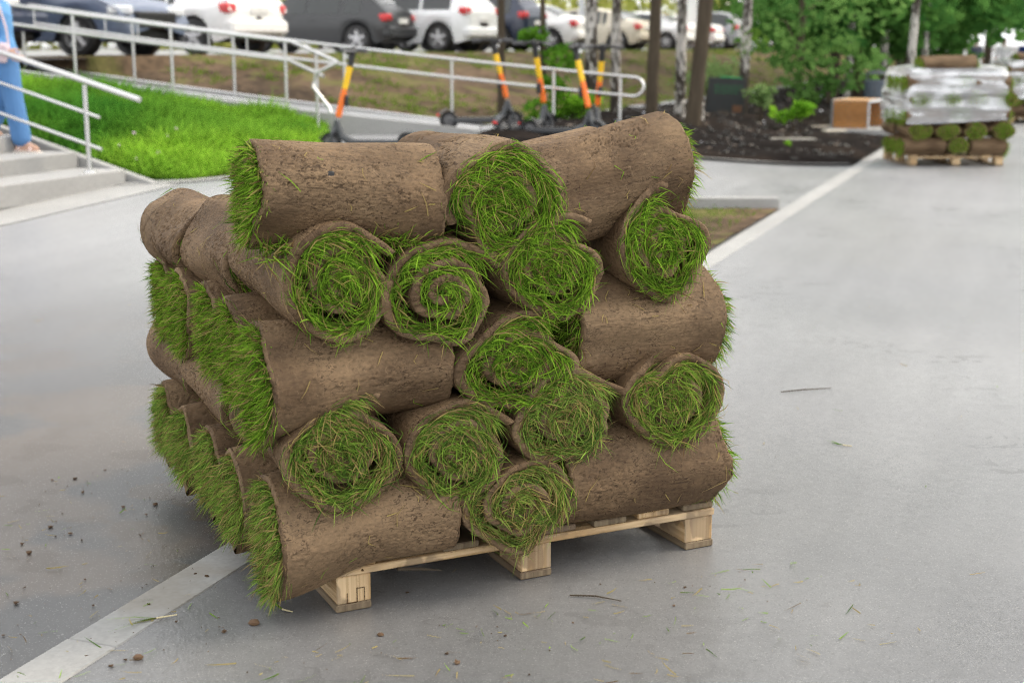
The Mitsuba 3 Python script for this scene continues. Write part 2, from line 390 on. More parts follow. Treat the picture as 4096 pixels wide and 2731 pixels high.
col = (np.array([0.06, 0.22, 0.03]) * (1 - cl) + np.array([0.36, 0.60, 0.06]) * cl) * (0.6 + 0.8 * rg.random((n, 1)))
put('lawn_grass', (v_, f_), 'm_grass', color=np.repeat(col, m_, 0)); tag('lawn_grass', 'bright green uncut grass on the bank between stairs and ramp', 'grass', kind='stuff')
# clover heads in the lawn
for i in range(6):
    p = lawn_point(np.array([0.06 + 0.07 * i]), np.array([0.03 + 0.22 * rg.random()]))[0] + [0, 0, 0.13]
    t = thing('clover_flower', 'small pale pink clover head in the lawn, %s of six from the left' % ['first', 'second', 'third', 'fourth', 'fifth', 'sixth'][i], 'flower', 'clover heads in the lawn')
    ball = trimesh.creation.icosphere(1, 0.016); ball.vertices *= 1 + 0.2 * rg.normal(size=(len(ball.vertices), 1)); ball.vertices += p
    part(t, 'head', MB().raw(ball.vertices, ball.faces, (0.62, 0.42, 0.55)), 'm_plastic')
    part(t, 'stem', MB().tube([p - [0, 0, 0.16], p], 0.003, 5, col=(0.1, 0.25, 0.04)), 'm_plastic')
patch(ribbon([[-4.0, 13.62], [-3.2, 13.90], [-2.68, 14.35], [-2.27, 15.35], [-2.20, 16.6], [-2.36, 18.15]], -0.03, 0.11, 0.012, 60), 'lawn_edging', 'm_stone', 'pale edging stones of the lawn')

# embankment from the ramp and the bed up to the car park
PKZ = 1.31
def bank_z(s, l):
    return 0.27 + 1.05 * sm(0.02, 0.98, np.clip((l - 3.6) / 6.8, 0, 1)) ** 0.9
sv = np.linspace(5, 95, 200); lv = np.r_[np.linspace(3.2, 10.6, 70), 11.3, 12.0]
Sg, Lg = np.meshgrid(sv, lv, indexing='ij')
XY = S0 + Sg[..., None] * SD + Lg[..., None] * SN
Zb = bank_z(Sg, Lg) + 0.22 * (meshkit.fbm(np.stack([XY[..., 0] * 0.8, XY[..., 1] * 0.8, 0 * Sg], -1), 4, 3) - 0.5) * sm(3.2, 4.5, Lg) * sm(10.8, 9.5, Lg)
# in front it stops at the ramp's far kerb
yk = ramp_y(XY[..., 0]) + 0.86
front = XY[..., 1] < yk
XY[..., 1] = np.maximum(XY[..., 1], yk)
Zb = np.where((XY[..., 1] < 22.5) & (XY[..., 0] < 1.6), np.maximum(np.minimum(Zb, ramp_z(XY[..., 0]) + 0.1 + 0.16 * (XY[..., 1] - yk)), ramp_z(XY[..., 0]) + 0.04), Zb)
Zb = np.where(Lg < 3.6, np.minimum(Zb, 0.26), Zb)
Zb = np.where(Lg > 10.3, np.maximum(Zb, PKZ + 0.035), Zb)
put('embankment', grid_mesh(np.concatenate([XY, Zb[..., None]], -1)), 'm_earth', smooth=True); tag('embankment', 'brown earth bank with sparse weeds', kind='structure')
Sg, Lg = np.meshgrid(np.linspace(5, 130, 20), np.linspace(10.45, 60, 8), indexing='ij')
XY = S0 + Sg[..., None] * SD + Lg[..., None] * SN
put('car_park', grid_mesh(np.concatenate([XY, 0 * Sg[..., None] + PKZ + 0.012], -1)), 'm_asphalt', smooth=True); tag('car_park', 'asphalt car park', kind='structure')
# weeds on the bank
n = 5200
s_, l_ = 12 + 45 * rg.random(n) ** 1.6, 3.4 + 7.2 * rg.random(n)
xy = S0 + s_[:, None] * SD + l_[:, None] * SN
ok = (xy[:, 1] > ramp_y(xy[:, 0]) + 1.0) & (meshkit.fbm(np.stack([xy[:, 0] * 1.1, xy[:, 1] * 1.1, 0 * s_], -1), 3, 5) > 0.47)
xy, s_, l_ = xy[ok], s_[ok], l_[ok]
z = bank_z(s_, l_); z = np.where((xy[:, 1] < 22.5) & (xy[:, 0] < 1.6), np.clip(z, ramp_z(xy[:, 0]) + 0.04, ramp_z(xy[:, 0]) + 0.1 + 0.16 * (xy[:, 1] - ramp_y(xy[:, 0]) - 0.86)), z)
rep = 6; nb = len(xy) * rep
b = np.repeat(np.c_[xy, z], rep, 0) + rg.normal(size=(nb, 3)) * [0.05, 0.05, 0.015]
v_, f_, m_ = blades(b, np.stack([0.8 * rg.normal(size=nb), 0.8 * rg.normal(size=nb), 1 + 0 * b[:, 0]], 1), 0.07 + 0.10 * rg.random(nb), 0.012 + 0.012 * rg.random(nb), rg, droop=0.6, segs=2)
col = np.array([0.16, 0.24, 0.035]) * (0.7 + 0.6 * rg.random((nb, 1)))
put('bank_weeds', (v_, f_), 'm_grass', color=np.repeat(col, m_, 0)); tag('bank_weeds', 'sparse yellow green weeds on the brown earth bank', 'weeds', kind='stuff')

# mulch bed left of the strip, beyond the branching path
def bed_edge_s(l): return 14.95 - 0.62 * l + 0.10 * l ** 2 * 0 + 0.35 * (np.clip(2.2 - l, 0, 2.2) / 2.2) ** 2        # where the bed begins, by l
lv = np.linspace(0.10, 4.4, 40); tv = np.linspace(0, 1, 150) ** 1.7
Lg, Tg = np.meshgrid(lv, tv, indexing='xy')
Sg = bed_edge_s(Lg) + (92 - bed_edge_s(Lg)) * Tg
XY = S0 + Sg[..., None] * SD + Lg[..., None] * SN
edge = np.minimum(np.minimum(sm(0, 0.25, Sg - bed_edge_s(Lg)), sm(0.10, 0.35, Lg)), 1)
Zm = gz(XY[..., 0], XY[..., 1]) * np.exp(-np.clip(Sg - 18, 0, 99) / 40) + 0.03 + edge * (0.03 + 0.14 * (meshkit.fbm(np.stack([XY[..., 0] * 1.7, XY[..., 1] * 1.7, 0 * Sg], -1), 4, 12) - 0.35))
Zm = np.maximum(Zm, gz(XY[..., 0], XY[..., 1]) + 0.02)
put('mulch_bed', grid_mesh(np.concatenate([XY, Zm[..., None]], -1)), 'm_mulch', smooth=True); tag('mulch_bed', 'dark mulch bed', kind='structure')
def mulch_z(x, y): return gz(x, y) + 0.06
ln = np.linspace(0.12, 4.2, 12); pts = np.array([P2(bed_edge_s(l), l) for l in ln])
patch(ribbon(pts, -0.01, 0.075, 0.035, 40)[:, ::-1], 'bed_edging', 'm_stone', 'thin pale edging stones in front of the mulch bed')
# crumbs and chips of the bed
n = 2600
s_, l_ = 12 + 22 * rg.random(n) ** 1.5, 0.25 + 4.2 * rg.random(n)
ok = s_ > bed_edge_s(l_) + 0.1; s_, l_ = s_[ok], l_[ok]
xy = S0 + s_[:, None] * SD + l_[:, None] * SN
mb = MB(); ico = trimesh.creation.icosphere(0)
cc = []
for q in xy:
    r = 0.012 + 0.03 * rg.random() ** 2
    v = ico.vertices * r * [1 + rg.random(), 1, 0.6] @ rotz(rg.random() * 6).T + np.r_[q, mulch_z(*q) + 0.015]
    g = rg.random(); mb.raw(v, ico.faces, np.array([0.018, 0.015, 0.013]) if g < 0.88 else np.array([0.11, 0.08, 0.06]) if g < 0.985 else np.array([0.7, 0.72, 0.8]))
put('mulch_crumbs', mb.mesh(), 'm_plastic', color=np.concatenate(mb.c)); tag('mulch_crumbs', 'clods and chips scattered over the dark mulch', 'mulch', kind='stuff')

# patch of bare ground behind the stack, with a raised kerb at its far side
sa, sb_ = 7.2, 10.05
Sg, Lg = np.meshgrid(np.linspace(5.4, sb_, 40), np.linspace(0.095, 1.7, 40), indexing='ij')
XY = S0 + (Sg - 0.36 * (Lg - 0.1))[..., None] * SD + Lg[..., None] * SN
Zs = 0.008 + 0.03 * meshkit.fbm(np.stack([XY[..., 0] * 4, XY[..., 1] * 4, 0 * Sg], -1), 3, 6)
put('bare_patch', grid_mesh(np.concatenate([XY, Zs[..., None]], -1)), 'm_earth', smooth=True); tag('bare_patch', 'bare brown soil patch with sprouting grass', kind='structure')
n = 2600
b = np.c_[S0 + (5.5 + 4.5 * rg.random(n))[:, None] * SD + (0.2 + 1.4 * rg.random(n))[:, None] * SN, np.full(n, 0.02)]
ss_, ll_ = sl(b[:, 0], b[:, 1]); b = b[ss_ < sb_ - 0.36 * ll_]
n = len(b)
v_, f_, m_ = blades(b, np.stack([0.7 * rg.normal(size=n), 0.7 * rg.normal(size=n), 1 + 0 * b[:, 0]], 1), 0.03 + 0.05 * rg.random(n), 0.004 + 0.004 * rg.random(n), rg, droop=0.6, segs=2)
put('patch_sprouts', (v_, f_), 'm_grass', color=np.repeat(np.array([0.13, 0.21, 0.03]) * (0.7 + 0.6 * rg.random((n, 1))), m_, 0)); tag('patch_sprouts', 'sparse green sprouts on the bare soil patch behind the stack', 'sprouts', kind='stuff')
tag('patch_kerb', 'raised pale kerb behind the bare patch', kind='structure')
a0 = P2(sb_ - 0.0, 0.10); a1 = P2(sb_ - 0.36 * 2.6, 2.7); L = np.linalg.norm(a1 - a0); d = (a1 - a0) / L
for i in range(3):
    q = a0 + d * L * (i + 0.5) / 3
    part('patch_kerb', 'kerb_stone', MB().box([q[0], q[1], 0.02], [L / 3 - 0.005, 0.13, 0.20], np.stack([np.r_[d, 0], np.r_[-d[1], d[0], 0], np.array([0, 0, 1.0])], 1), ch=0.012), 'm_stone')

# ------------------------------------------------------------------ the pallet
YAW = 0.449
PA = np.array([math.cos(YAW), math.sin(YAW), 0]); PB = np.array([-math.sin(YAW), math.cos(YAW), 0]); PZ = np.array([0, 0, 1.0])
P0 = np.array([-0.469, 3.5, 0])
def wood_box(c, s, R, rng, grain=0, ch=0.003):
    """box with uv in metres along the grain"""
    b = MB().box([0, 0, 0], s, ch=ch); v, f = b.mesh()
    v = v[f.ravel()]; f = np.arange(len(v)).reshape(-1, 3)
    nrm = np.cross(v[f[:, 1]] - v[f[:, 0]], v[f[:, 2]] - v[f[:, 0]])
    ax = np.repeat(np.abs(nrm).argmax(1), 3)
    others = [a for a in range(3) if a != grain]
    uu = v[:, grain] + rng.random() * 50
    vv = np.where(ax == others[0], v[:, others[1]], v[:, others[0]]) + rng.random() * 50
    vv = np.where(ax == grain, v[:, others[0]] + 50 * rng.random(), vv)
    uu = np.where(ax == grain, v[:, others[1]] * 0.6 + 9.0, uu)
    return (v @ np.asarray(R).T + np.asarray(c), f), np.stack([uu, vv], 1)

def pallet(label, origin, yaw, W, D, seed, group=None):
    rng = np.random.default_rng(seed)
    t = thing('pallet', label, 'pallet', group)
    R = rotz(yaw); bw = 0.1
    def wb(name, c, s, grain, mat, jit=0.004):
        m, uv = wood_box(R @ (np.array(c) + rng.normal(size=3) * [jit, jit, 0]) + origin, s, R @ rotz(rng.normal() * 0.004), rng, grain)
        part(t, name, m, mat, uv=uv)
    zb, zk, zt, zs = 0.022, 0.078, 0.022, 0.02
    for x in (bw / 2, W / 2, W - bw / 2):
        wb('bottom_board', [x, D / 2, zb / 2 + 0.001], [bw, D, zb], 1, 'm_oldwood', 0.001)
        for y in (0.075, D / 2, D - 0.075):
            wb('block', [x, y, zb + zk / 2], [bw - 0.003, 0.145, zk - 0.001], 1, 'm_wood', 0.002)
    for y in (0.065, D / 2, D - 0.065):
        wb('stringer_board', [W / 2, y, zb + zk + zt / 2], [W - 0.004, 0.12, zt - 0.001], 0, 'm_wood', 0.003)
    n = 8
    for i in range(n):
        x = 0.055 + (W - 0.11) * i / (n - 1)
        wb('deck_board', [x, D / 2, zb + zk + zt + zs / 2], [0.105 + 0.01 * rng.random(), D - 0.01 + rng.normal() * 0.006, zs - 0.001], 1, 'm_oldwood' if i % 3 else 'm_wood', 0.002)
    return t

near_pallet = pallet('pale new wooden pallet carrying the big stack of turf in the foreground', P0, YAW, 1.2, 1.6, 11)

Rp = rotz(YAW); scene['m_scratch'] = two({'type': 'diffuse', 'reflectance': {'type': 'rgb', 'value': [0.09, 0.055, 0.028]}})
for x0, z0, w_, h_ in ((0.030, 0.038, 0.0016, 0.030), (0.058, 0.046, 0.0018, 0.040), (0.079, 0.045, 0.0014, 0.036), (0.044, 0.0245, 0.030, 0.0014), (0.069, 0.063, 0.022, 0.0014)):
    part(near_pallet, 'cut_mark', MB().box(P0 + Rp @ [x0, 0.0018, z0], [w_, 0.002, h_], Rp, 0.0003).mesh(), 'm_scratch')
for x0 in (0.03, 0.075, 0.575, 0.625, 1.13, 1.17):
    part(near_pallet, 'nail', MB().lathe([(0.0, 0.002), (0.0035, 0.0018), (0.004, 0.0)], P0 + Rp @ [x0, 0.0035, 0.111 + 0.004 * math.sin(x0 * 40)], -PB, 8).mesh(), 'm_scratch')

# ------------------------------------------------------------------ turf rolls
def turf_roll(label, c, axis, length, R=0.14, turns=2.7, rx=1.0, rz=1.0, phi=60.0, hand=1, seed=0, ends='f', sag=None, tele=0.0,
              hi=2, dens=1.0, glen=0.056, straw=0.2, mat=False, flap=0.02, squash=0.55, tilt=0.0, bare=0.25, group=None, tint=(1, 1, 1), lumps=0.018,
              crack=1.0, name='turf_roll', open_=0.0, mdroop=0.7):
    """One roll of sod: a soil slab wound soil side out, and the grass that shows at its ends.
    c: centre; axis: unit direction, 'front' end is at -axis; ends: which ends have grass ('f', 'b', 'fb', ''); sag(w, u, v) -> dz."""
    rng = np.random.default_rng(seed)
    t = thing(name, label, 'turf roll', group)
    ax = unit(axis); up = unit(PZ - ax * ax[2]); hor = np.cross(ax, up)          # hor, up span the section
    ct, st = math.cos(math.radians(tilt)), math.sin(math.radians(tilt))
    th = 0.024; pitch = 0.043
    step = {2: 0.0038, 1: 0.008, 0: 0.02}[hi]
    tot = turns * 2 * np.pi
    r_in = max(0.018, R - th / 2 - pitch * turns)
    def rad(a):           # a: angle wound from the inner end, 0..tot
        ro = R - th / 2; t1 = tot - 2 * np.pi
        r = np.where(a < t1, r_in + (ro - pitch - r_in) * (np.clip(a, 0, None) / max(t1, 0.1)), ro - pitch * (1 - sm(0, 1.7, a - t1)))
        return r + flap * np.clip((a - (tot - 1.1)) / 1.1, 0, 1) ** 2
    lump_seed = rng.integers(1000)
    o1 = rng.random(3) * 50
    def place(a, r, w):
        """section angle, radius and distance along the axis to a point"""
        ang = math.radians(phi) + hand * (a - tot)
        u, v = r * np.cos(ang), r * np.sin(ang)
        k = 1 + squash * np.cos(4 * ang) * 0.06 + open_ * np.cos(2 * ang + lump_seed)
        ln = meshkit.noise(np.stack([np.cos(ang) * 1.6 + o1[0], np.sin(ang) * 1.6 + o1[1], w * 3 + o1[2] + 0 * ang], -1), lump_seed) - 0.5
        rr = 1 + 2.2 * lumps / R * ln
        u, v = u * k * rx * rr, v * k * rz * rr
        u, v = u * ct - v * st, u * st + v * ct
        dz = 0 if sag is None else sag(w, u, v)
        return np.asarray(c) + w[..., None] * ax + u[..., None] * hor + (v + dz)[..., None] * up
    def cracks(s, w):
        q = np.stack([w * 24 + o1[0], s * 92 + o1[1], 0 * s + 1], -1)
        q[..., 1] += 2.2 * meshkit.noise(np.stack([w * 45, s * 45, 0 * s + 3], -1), 5)
        n1 = np.abs(meshkit.fbm(q, 2, lump_seed) - 0.5)
        q2 = np.stack([w * 60 + o1[2], s * 130 + o1[1], 0 * s + 7], -1)
        n2 = np.abs(meshkit.noise(q2, lump_seed + 3) - 0.5)
        mask = sm(0.40, 0.60, meshkit.fbm(np.stack([w * 6 + o1[1], s * 6, 0 * s], -1), 3, 8))
        big = 1 - sm(0.0, 0.032, n1); small = 1 - sm(0.0, 0.06, n2)
        pits = sm(0.70, 0.80, meshkit.noise(np.stack([w * 90, s * 110, 0 * s + o1[0]], -1), 4))
        rough = meshkit.fbm(np.stack([w * 45 + o1[0], s * 45, 0 * s + 2], -1), 3, 2) - 0.5
        return (-0.0050 * big * (0.1 + 0.9 * mask) - 0.0022 * small * mask - 0.0012 * pits * mask) * crack + 0.0012 * rough
    hl = length / 2
    endj = lambda a, side: 0.007 * (meshkit.noise(np.stack([a * 1.5, 0 * a + side, 0 * a + o1[0]], -1), 6) - 0.5) * 2 + 0.005 * (meshkit.noise(np.stack([a * 14, 0 * a + side, 0 * a + o1[1]], -1), 7) - 0.5)
    def wend(a, side): return side * (hl + tele * (1 - a / tot) * (1 if side < 0 else 0.3) + endj(a, side))
    mb, UV = MB(), []
    def sheet(a, ws, off, disp, flip):
        """off: distance inside the outer surface"""
        A = np.broadcast_to(a[:, None], ws.shape); r = rad(A) + th / 2 - off
        arc = A * R
        if disp: r = r + cracks(arc, ws)
        P = place(A, r, ws)
        v, f = grid_mesh(P)
        mb.raw(v, f[:, ::-1] if flip else f); UV.append(np.stack([ws.ravel() + o1[0], arc.ravel() + o1[1]], 1))
    # outermost turn, finely cut
    a_out = np.linspace(tot - 2 * np.pi * 1.04, tot, max(24, int(2 * np.pi * R / step)))
    nl = max(8, int(length / step))
    fr = np.linspace(-1, 1, nl)
    inset = 0.006
    def rows(a, fr):
        w0 = wend(a, -1) + inset; w1 = wend(a, 1) - inset
        return w0[:, None] + (w1 - w0)[:, None] * (fr[None] + 1) / 2
    fl = hand < 0
    sheet(a_out, rows(a_out, fr), 0.0, True, fl)
    a_all = np.linspace(0.05, tot, max(60, int(tot * R * 0.7 / max(step, 0.006))))
    coarse = np.array([-1, -0.97, -0.9, -0.7, 0, 0.7, 0.9, 0.97, 1.0])
    sheet(a_all, rows(a_all, coarse), th, False, not fl)                         # inner, grass side
    a_in = a_all[a_all < tot - 2 * np.pi + 0.1]
    if len(a_in) > 3: sheet(a_in, rows(a_in, coarse), 0.001, False, fl)
    # slab edges at both ends, rounded and crumbly
    a_e = np.linspace(0.05, tot, max(80, int(tot * R * 0.8 / max(step, 0.005))))
    for side in (-1, 1):
        prof = [(0.0, inset), (0.03, 0.0022), (0.12, 0.0), (0.3, -0.002), (0.5, -0.0025), (0.7, -0.001), (0.9, 0.002), (1.0, inset)]
        we = wend(a_e, side)
        A = np.repeat(a_e[:, None], len(prof), 1)
        off = np.array([p[0] * th for p in prof])[None]; wi = np.array([p[1] for p in prof])[None]
        rg = (meshkit.fbm(np.stack([A * R * 60, off * 90 + 0 * A, 0 * A + side + o1[2]], -1), 3, 9) - 0.5)
        W = we[:, None] - side * (wi + 0.009 * rg * (wi < 0.005))
        r = rad(A) + th / 2 - off
        r[:, 0] += cracks(a_e * R, we - side * inset)
        P = place(A, r, W)
        v, f = grid_mesh(P)
        mb.raw(v, f[:, ::-1] if (side > 0) != fl else f); UV.append(np.stack([(off + 0 * A).ravel() * 2 + 3, (A * R).ravel() + o1[1]], 1))
    # the sod's outer end
    wl = np.linspace(-1, 1, nl); A = np.full((5, nl), tot)
    w0, w1 = wend(np.array([tot]), -1)[0] + inset, wend(np.array([tot]), 1)[0] - inset
    W = np.broadcast_to(w0 + (w1 - w0) * (wl + 1) / 2, (5, nl)); off = np.linspace(0, th, 5)[:, None] + 0 * W
    A2 = A + 0.06 * (meshkit.fbm(np.stack([W * 30, off * 60, 0 * W + o1[2]], -1), 3, 3) - 0.5) * np.array([0, 1, 1, 1, 0])[:, None]
    r = rad(np.full_like(W, tot)) + th / 2 - off; r[0] += cracks(np.full(nl, tot * R), W[0])
    v, f = grid_mesh(place(A2, r, W)); mb.raw(v, f if fl else f[:, ::-1]); UV.append(np.stack([W.ravel() + o1[0], off.ravel() + 9], 1))
    part(t, 'soil_layer', mb.mesh(), 'm_soil', smooth=True, uv=np.concatenate(UV))
    # grass at the ends
    gv, gf, gc, gn = [], [], [], 0
    for e in ends:
        side = -1 if e == 'f' else 1
        n = int(1900 * dens * (1.5 if mat else 1.0))
        a = tot * np.sqrt(rng.random(n) * (1 - (r_in / R) ** 1.2 * 0.5) + 0.0) ; a = np.clip(a, 0.02, tot - 0.05)
        # bald patches where the soil of an inner turn shows
        bald = meshkit.noise(np.stack([a * 1.1, 0 * a + 3.3, 0 * a + o1[1]], -1), 12)
        keep = bald > bare * rng.random(n) * 1.6
        a = a[keep]; n = len(a)
        base_r = rad(a) - th / 2 - rng.random(n) ** 1.5 * (pitch - th) * 1.2 + 0.004
        base_r = np.maximum(base_r, 0.004)
        we = wend(a, side) - side * (rng.random(n) ** 2 * 0.03)
        w = we
        b = place(a, base_r, w)
        b2 = place(a + 0.05, base_r, w)
        tang = b2 - b; tang /= np.linalg.norm(tang, axis=1, keepdims=True) + 1e-9
        ctr = np.asarray(c) + w[:, None] * ax
        inw = ctr - b; inw /= np.linalg.norm(inw, axis=1, keepdims=True) + 1e-9
        swirl = np.where(rng.random(n) < 0.72, -1.0, 1.0) * hand * (0.45 + 0.8 * rng.random(n))
        if mat:
            d = side * ax * (0.45 + 0.6 * rng.random((n, 1))) + tang * (swirl * 0.4)[:, None] + inw * (0.55 * rng.normal(size=(n, 1))) + rng.normal(size=(n, 3)) * 0.3
            ln = glen * (0.6 + 0.8 * rng.random(n)); dp = mdroop
        else:
            d = side * ax * (0.16 + 0.5 * rng.random((n, 1)) ** 1.5) + tang * swirl[:, None] + inw * (0.05 + 0.55 * rng.random((n, 1))) + rng.normal(size=(n, 3)) * 0.18
            ln = glen * (0.55 + 0.85 * rng.random(n)); dp = 0.45
        wd = 0.0016 + 0.0028 * rng.random(n) ** 1.3
        if mat:
            v, f, m = blades(b, d, ln, wd, rng, droop=dp, facing=side * ax)
        else:
            sg = np.where(rng.random(n) < 0.75, -1.0, 1.0) * hand
            outw = ln * (0.05 + 0.42 * rng.random(n) ** 1.6); inr = ln * (0.45 * rng.normal(size=n) + 0.12); wob = 0.35 * rng.normal(size=n)
            pts = []
            for tt in (0, 0.34, 0.68, 1.0):
                da = np.clip(ln * tt / np.maximum(base_r, 0.03), 0, 2.2) * sg
                rr_ = np.clip(base_r - inr * (tt + wob * tt * tt), 0.002, R * 1.02)
                q = place(np.clip(a + da * hand * hand, -3, tot + 3), rr_, we + side * outw * (tt + 0.2 * wob * tt * (1 - tt)))
                q[:, 2] -= 0.16 * ln * tt * tt * (0.3 + rng.random(n)); pts.append(q)
            free = rng.random(n) < 0.42; dd = unit_rows_(d + 0.45 * rng.normal(size=(n, 3)) * (1 - np.abs(ax)) + side * ax * 0.2)
            for k, tt in ((1, 0.34), (2, 0.68), (3, 1.0)):
                pts[k][free] = (pts[0] + dd * (ln * tt)[:, None] - PZ * (0.3 * ln * tt * tt)[:, None])[free]
            V, m = [], 7
            for k in range(3):
                d_ = pts[k + 1] - pts[k]; sd = np.cross(d_, side * ax + 0.55 * rng.normal(size=(n, 3))); sd /= np.linalg.norm(sd, axis=1, keepdims=True) + 1e-9
                hw_ = (wd * (0.5, 0.46, 0.30)[k])[:, None]; V += [pts[k] - sd * hw_, pts[k] + sd * hw_]
            V.append(pts[3]); v = np.stack(V, 1).reshape(-1, 3)
            f = (np.arange(n)[:, None, None] * 7 + np.array([[0, 1, 3], [0, 3, 2], [2, 3, 5], [2, 5, 4], [4, 5, 6]])[None]).reshape(-1, 3)
        gv.append(v); gf.append(f + gn); gn += len(v); gc.append(grass_colors(n, m, rng, straw, tint))
    if hi == 2:          # loose straws and blades stuck to the outside
        n = 46; a = tot - rng.random(n) * 5.6; w = (rng.random(n) - 0.5) * length * 0.92
        b0 = place(a, rad(a) + th / 2 + 0.002, w); L_ = 0.02 + 0.06 * rng.random(n) ** 2; an = rng.random(n) * 6.28
        pts = [place(a + np.cos(an) * L_ * tt / R, rad(a) + th / 2 + 0.003 + 0.004 * rng.random(n), w + np.sin(an + 0.5 * tt * rng.normal(size=n)) * L_ * tt) for tt in (0, 0.5, 1.0)]
        ctr = np.asarray(c) + w[:, None] * ax; nr = unit_rows_(b0 - ctr); V = []
        for k in (0, 1):
            sd = unit_rows_(np.cross(pts[k + 1] - pts[k], nr)) * (0.0009 + 0.0007 * rng.random(n))[:, None]; V += [pts[k] - sd, pts[k] + sd]
        V.append(pts[2]); gv.append(np.stack(V, 1).reshape(-1, 3))
        gf.append((np.arange(n)[:, None, None] * 5 + np.array([[0, 1, 3], [0, 3, 2], [2, 3, 4]])[None]).reshape(-1, 3) + gn); gn += n * 5
        gc.append(grass_colors(n, 5, rng, 0.7, tint))
    if gv: part(t, 'grass', (np.vstack(gv), np.vstack(gf)), 'm_grass', color=np.concatenate(gc), kind='stuff')
    return t

def AT(a, b, z): return P0 + PA * a + PB * b + PZ * z
G = 'turf rolls stacked on the near pallet'
F0 = -0.08                                                   # the stack's front face in the pallet's frame
RL = 0.50
def endroll(label, a, z, w, h, row=0, **kw):
    L = kw.pop('length', 0.53)
    return turf_roll(label, AT(a, F0 + kw.pop('push', 0.0) + L / 2 + row * 0.545, z), PB, L, R=0.14, rx=w * 1.05 / 0.285, rz=h * 1.05 / 0.285, group=G, **kw)
def longroll(label, a0, a1, z, h, b=None, depth=0.285, **kw):
    b = F0 + 0.14 if b is None else b
    return turf_roll(label, AT((a0 + a1) / 2, b, z), PA, a1 - a0, R=0.14, rx=depth * 1.05 / 0.285, rz=h * 1.09 / 0.285, group=G, **kw)

# bottom layer
longroll('front roll at the bottom left corner, lying lengthwise and sagging over the pallet edge', -0.165, 0.320, 0.256, 0.26, depth=0.30, seed=1, ends='f', mat=True, glen=0.042, straw=0.3,
         sag=lambda w, u, v: -0.050 * sm(0.04, -0.26, w) * sm(0.12, -0.14, v) - 0.01 * sm(0.02, -0.26, w), tint=(1.1, 0.97, 1.7), crack=0.8, phi=170, dens=1.3)
endroll('bottom turf roll seen end on between two lengthwise rolls, resting on the pallet edge', 0.503, 0.262, 0.335, 0.262, seed=2, tele=0.03, dens=1.35, straw=0.3, tint=(1.15, 0.92, 1.9), phi=150, hand=-1, bare=0.42, glen=0.058)
longroll('bare brown turf roll lying along the front at the bottom right corner', 0.665, 1.19, 0.278, 0.275, seed=3, ends='fb', crack=0.85, phi=170, mat=True, glen=0.045)
# second layer
endroll('end on roll at the left corner of the second layer, thick with grass', 0.012, 0.475, 0.325, 0.282, seed=4, phi=60, hand=-1, flap=0.02, tint=(1.0, 0.90, 1.5), straw=0.24, dens=1.4, bare=0.10, glen=0.058, open_=0.03)
endroll('second layer end on roll, second from left, grass hanging over the roll below', 0.328, 0.432, 0.315, 0.275, seed=5, phi=25, hand=-1, tint=(1.0, 0.90, 1.5), straw=0.22, dens=1.5, glen=0.058, tele=0.02, bare=0.3)
endroll('second layer end on roll, third from left, with pale matted grass', 0.662, 0.487, 0.330, 0.258, seed=6, phi=20, hand=-1, straw=0.25, dens=1.2, tint=(1.12, 0.95, 1.9), bare=0.2)
endroll('second layer end on roll, rightmost, its grass spilling over to the right', 1.005, 0.508, 0.325, 0.285, seed=7, phi=120, hand=-1, tint=(1.1, 0.97, 1.5), glen=0.058, straw=0.2, dens=1.2, bare=0.08)
# third layer
longroll('long smooth front roll lying lengthwise at the left of the third layer', -0.178, 0.318, 0.662, 0.265, seed=8, ends='f', mat=True, glen=0.05, straw=0.18, crack=0.75, phi=170, mdroop=0.35,
         sag=lambda w, u, v: -0.045 * sm(0.0, -0.25, w) * sm(0.1, -0.14, v), dens=1.2)
endroll('end on turf roll in the middle of the third layer, between two lengthwise rolls', 0.515, 0.655, 0.345, 0.275, seed=9, phi=45, hand=-1, flap=0.035, straw=0.12, dens=1.2, bare=0.2, open_=0.03)
longroll('tan smooth front roll lying lengthwise at the right of the third layer', 0.695, 1.175, 0.708, 0.275, seed=10, ends='fb', crack=0.6, phi=170, mat=True, glen=0.045)
# fourth layer
endroll('fourth layer end on roll at the left corner, its bare side showing', 0.012, 0.908, 0.292, 0.285, seed=11, phi=28, hand=-1, straw=0.15, dens=1.25, bare=0.22, open_=0.02, flap=0.02)
endroll('fourth layer end on roll, second from left, with a bare soil coil inside', 0.283, 0.868, 0.305, 0.278, seed=12, phi=20, hand=-1, flap=0.03, straw=0.12, dens=1.15, tele=0.03, bare=0.5)
endroll('fourth layer end on roll, third from left, its loose flap on top', 0.615, 0.905, 0.315, 0.258, seed=13, phi=55, hand=-1, flap=0.03, straw=0.08, dens=1.3, bare=0.1)
endroll('fourth layer end on roll, rightmost, egg shaped and leaning', 0.955, 0.945, 0.275, 0.315, seed=14, phi=75, hand=-1, straw=0.1, dens=1.2, bare=0.12, tilt=12)
# top layer
turf_roll('top left roll with cracked soil outside and grass at its left end', AT(0.055, F0 + 0.14, 1.112), unit(PA - 0.085 * PZ), 0.48, R=0.14, rz=0.94, group=G, seed=15, ends='f', mat=True, glen=0.040, straw=0.15, crack=0.9, phi=170, dens=1.2, mdroop=0.45)
endroll('top middle turf roll seen end on, bright grass facing the camera', 0.460, 1.090, 0.330, 0.300, seed=16, phi=200, flap=0.0, straw=0.14, dens=1.9, bare=0.04, glen=0.058)
turf_roll('top right turf roll, the highest of the stack, tilted up to the right', AT(0.82, F0 + 0.14, 1.118), unit(PA + 0.19 * PZ), 0.46, R=0.143, rx=1.0, rz=1.0, group=G, seed=17, ends='fb', crack=1.1, phi=170, mat=True, glen=0.04)
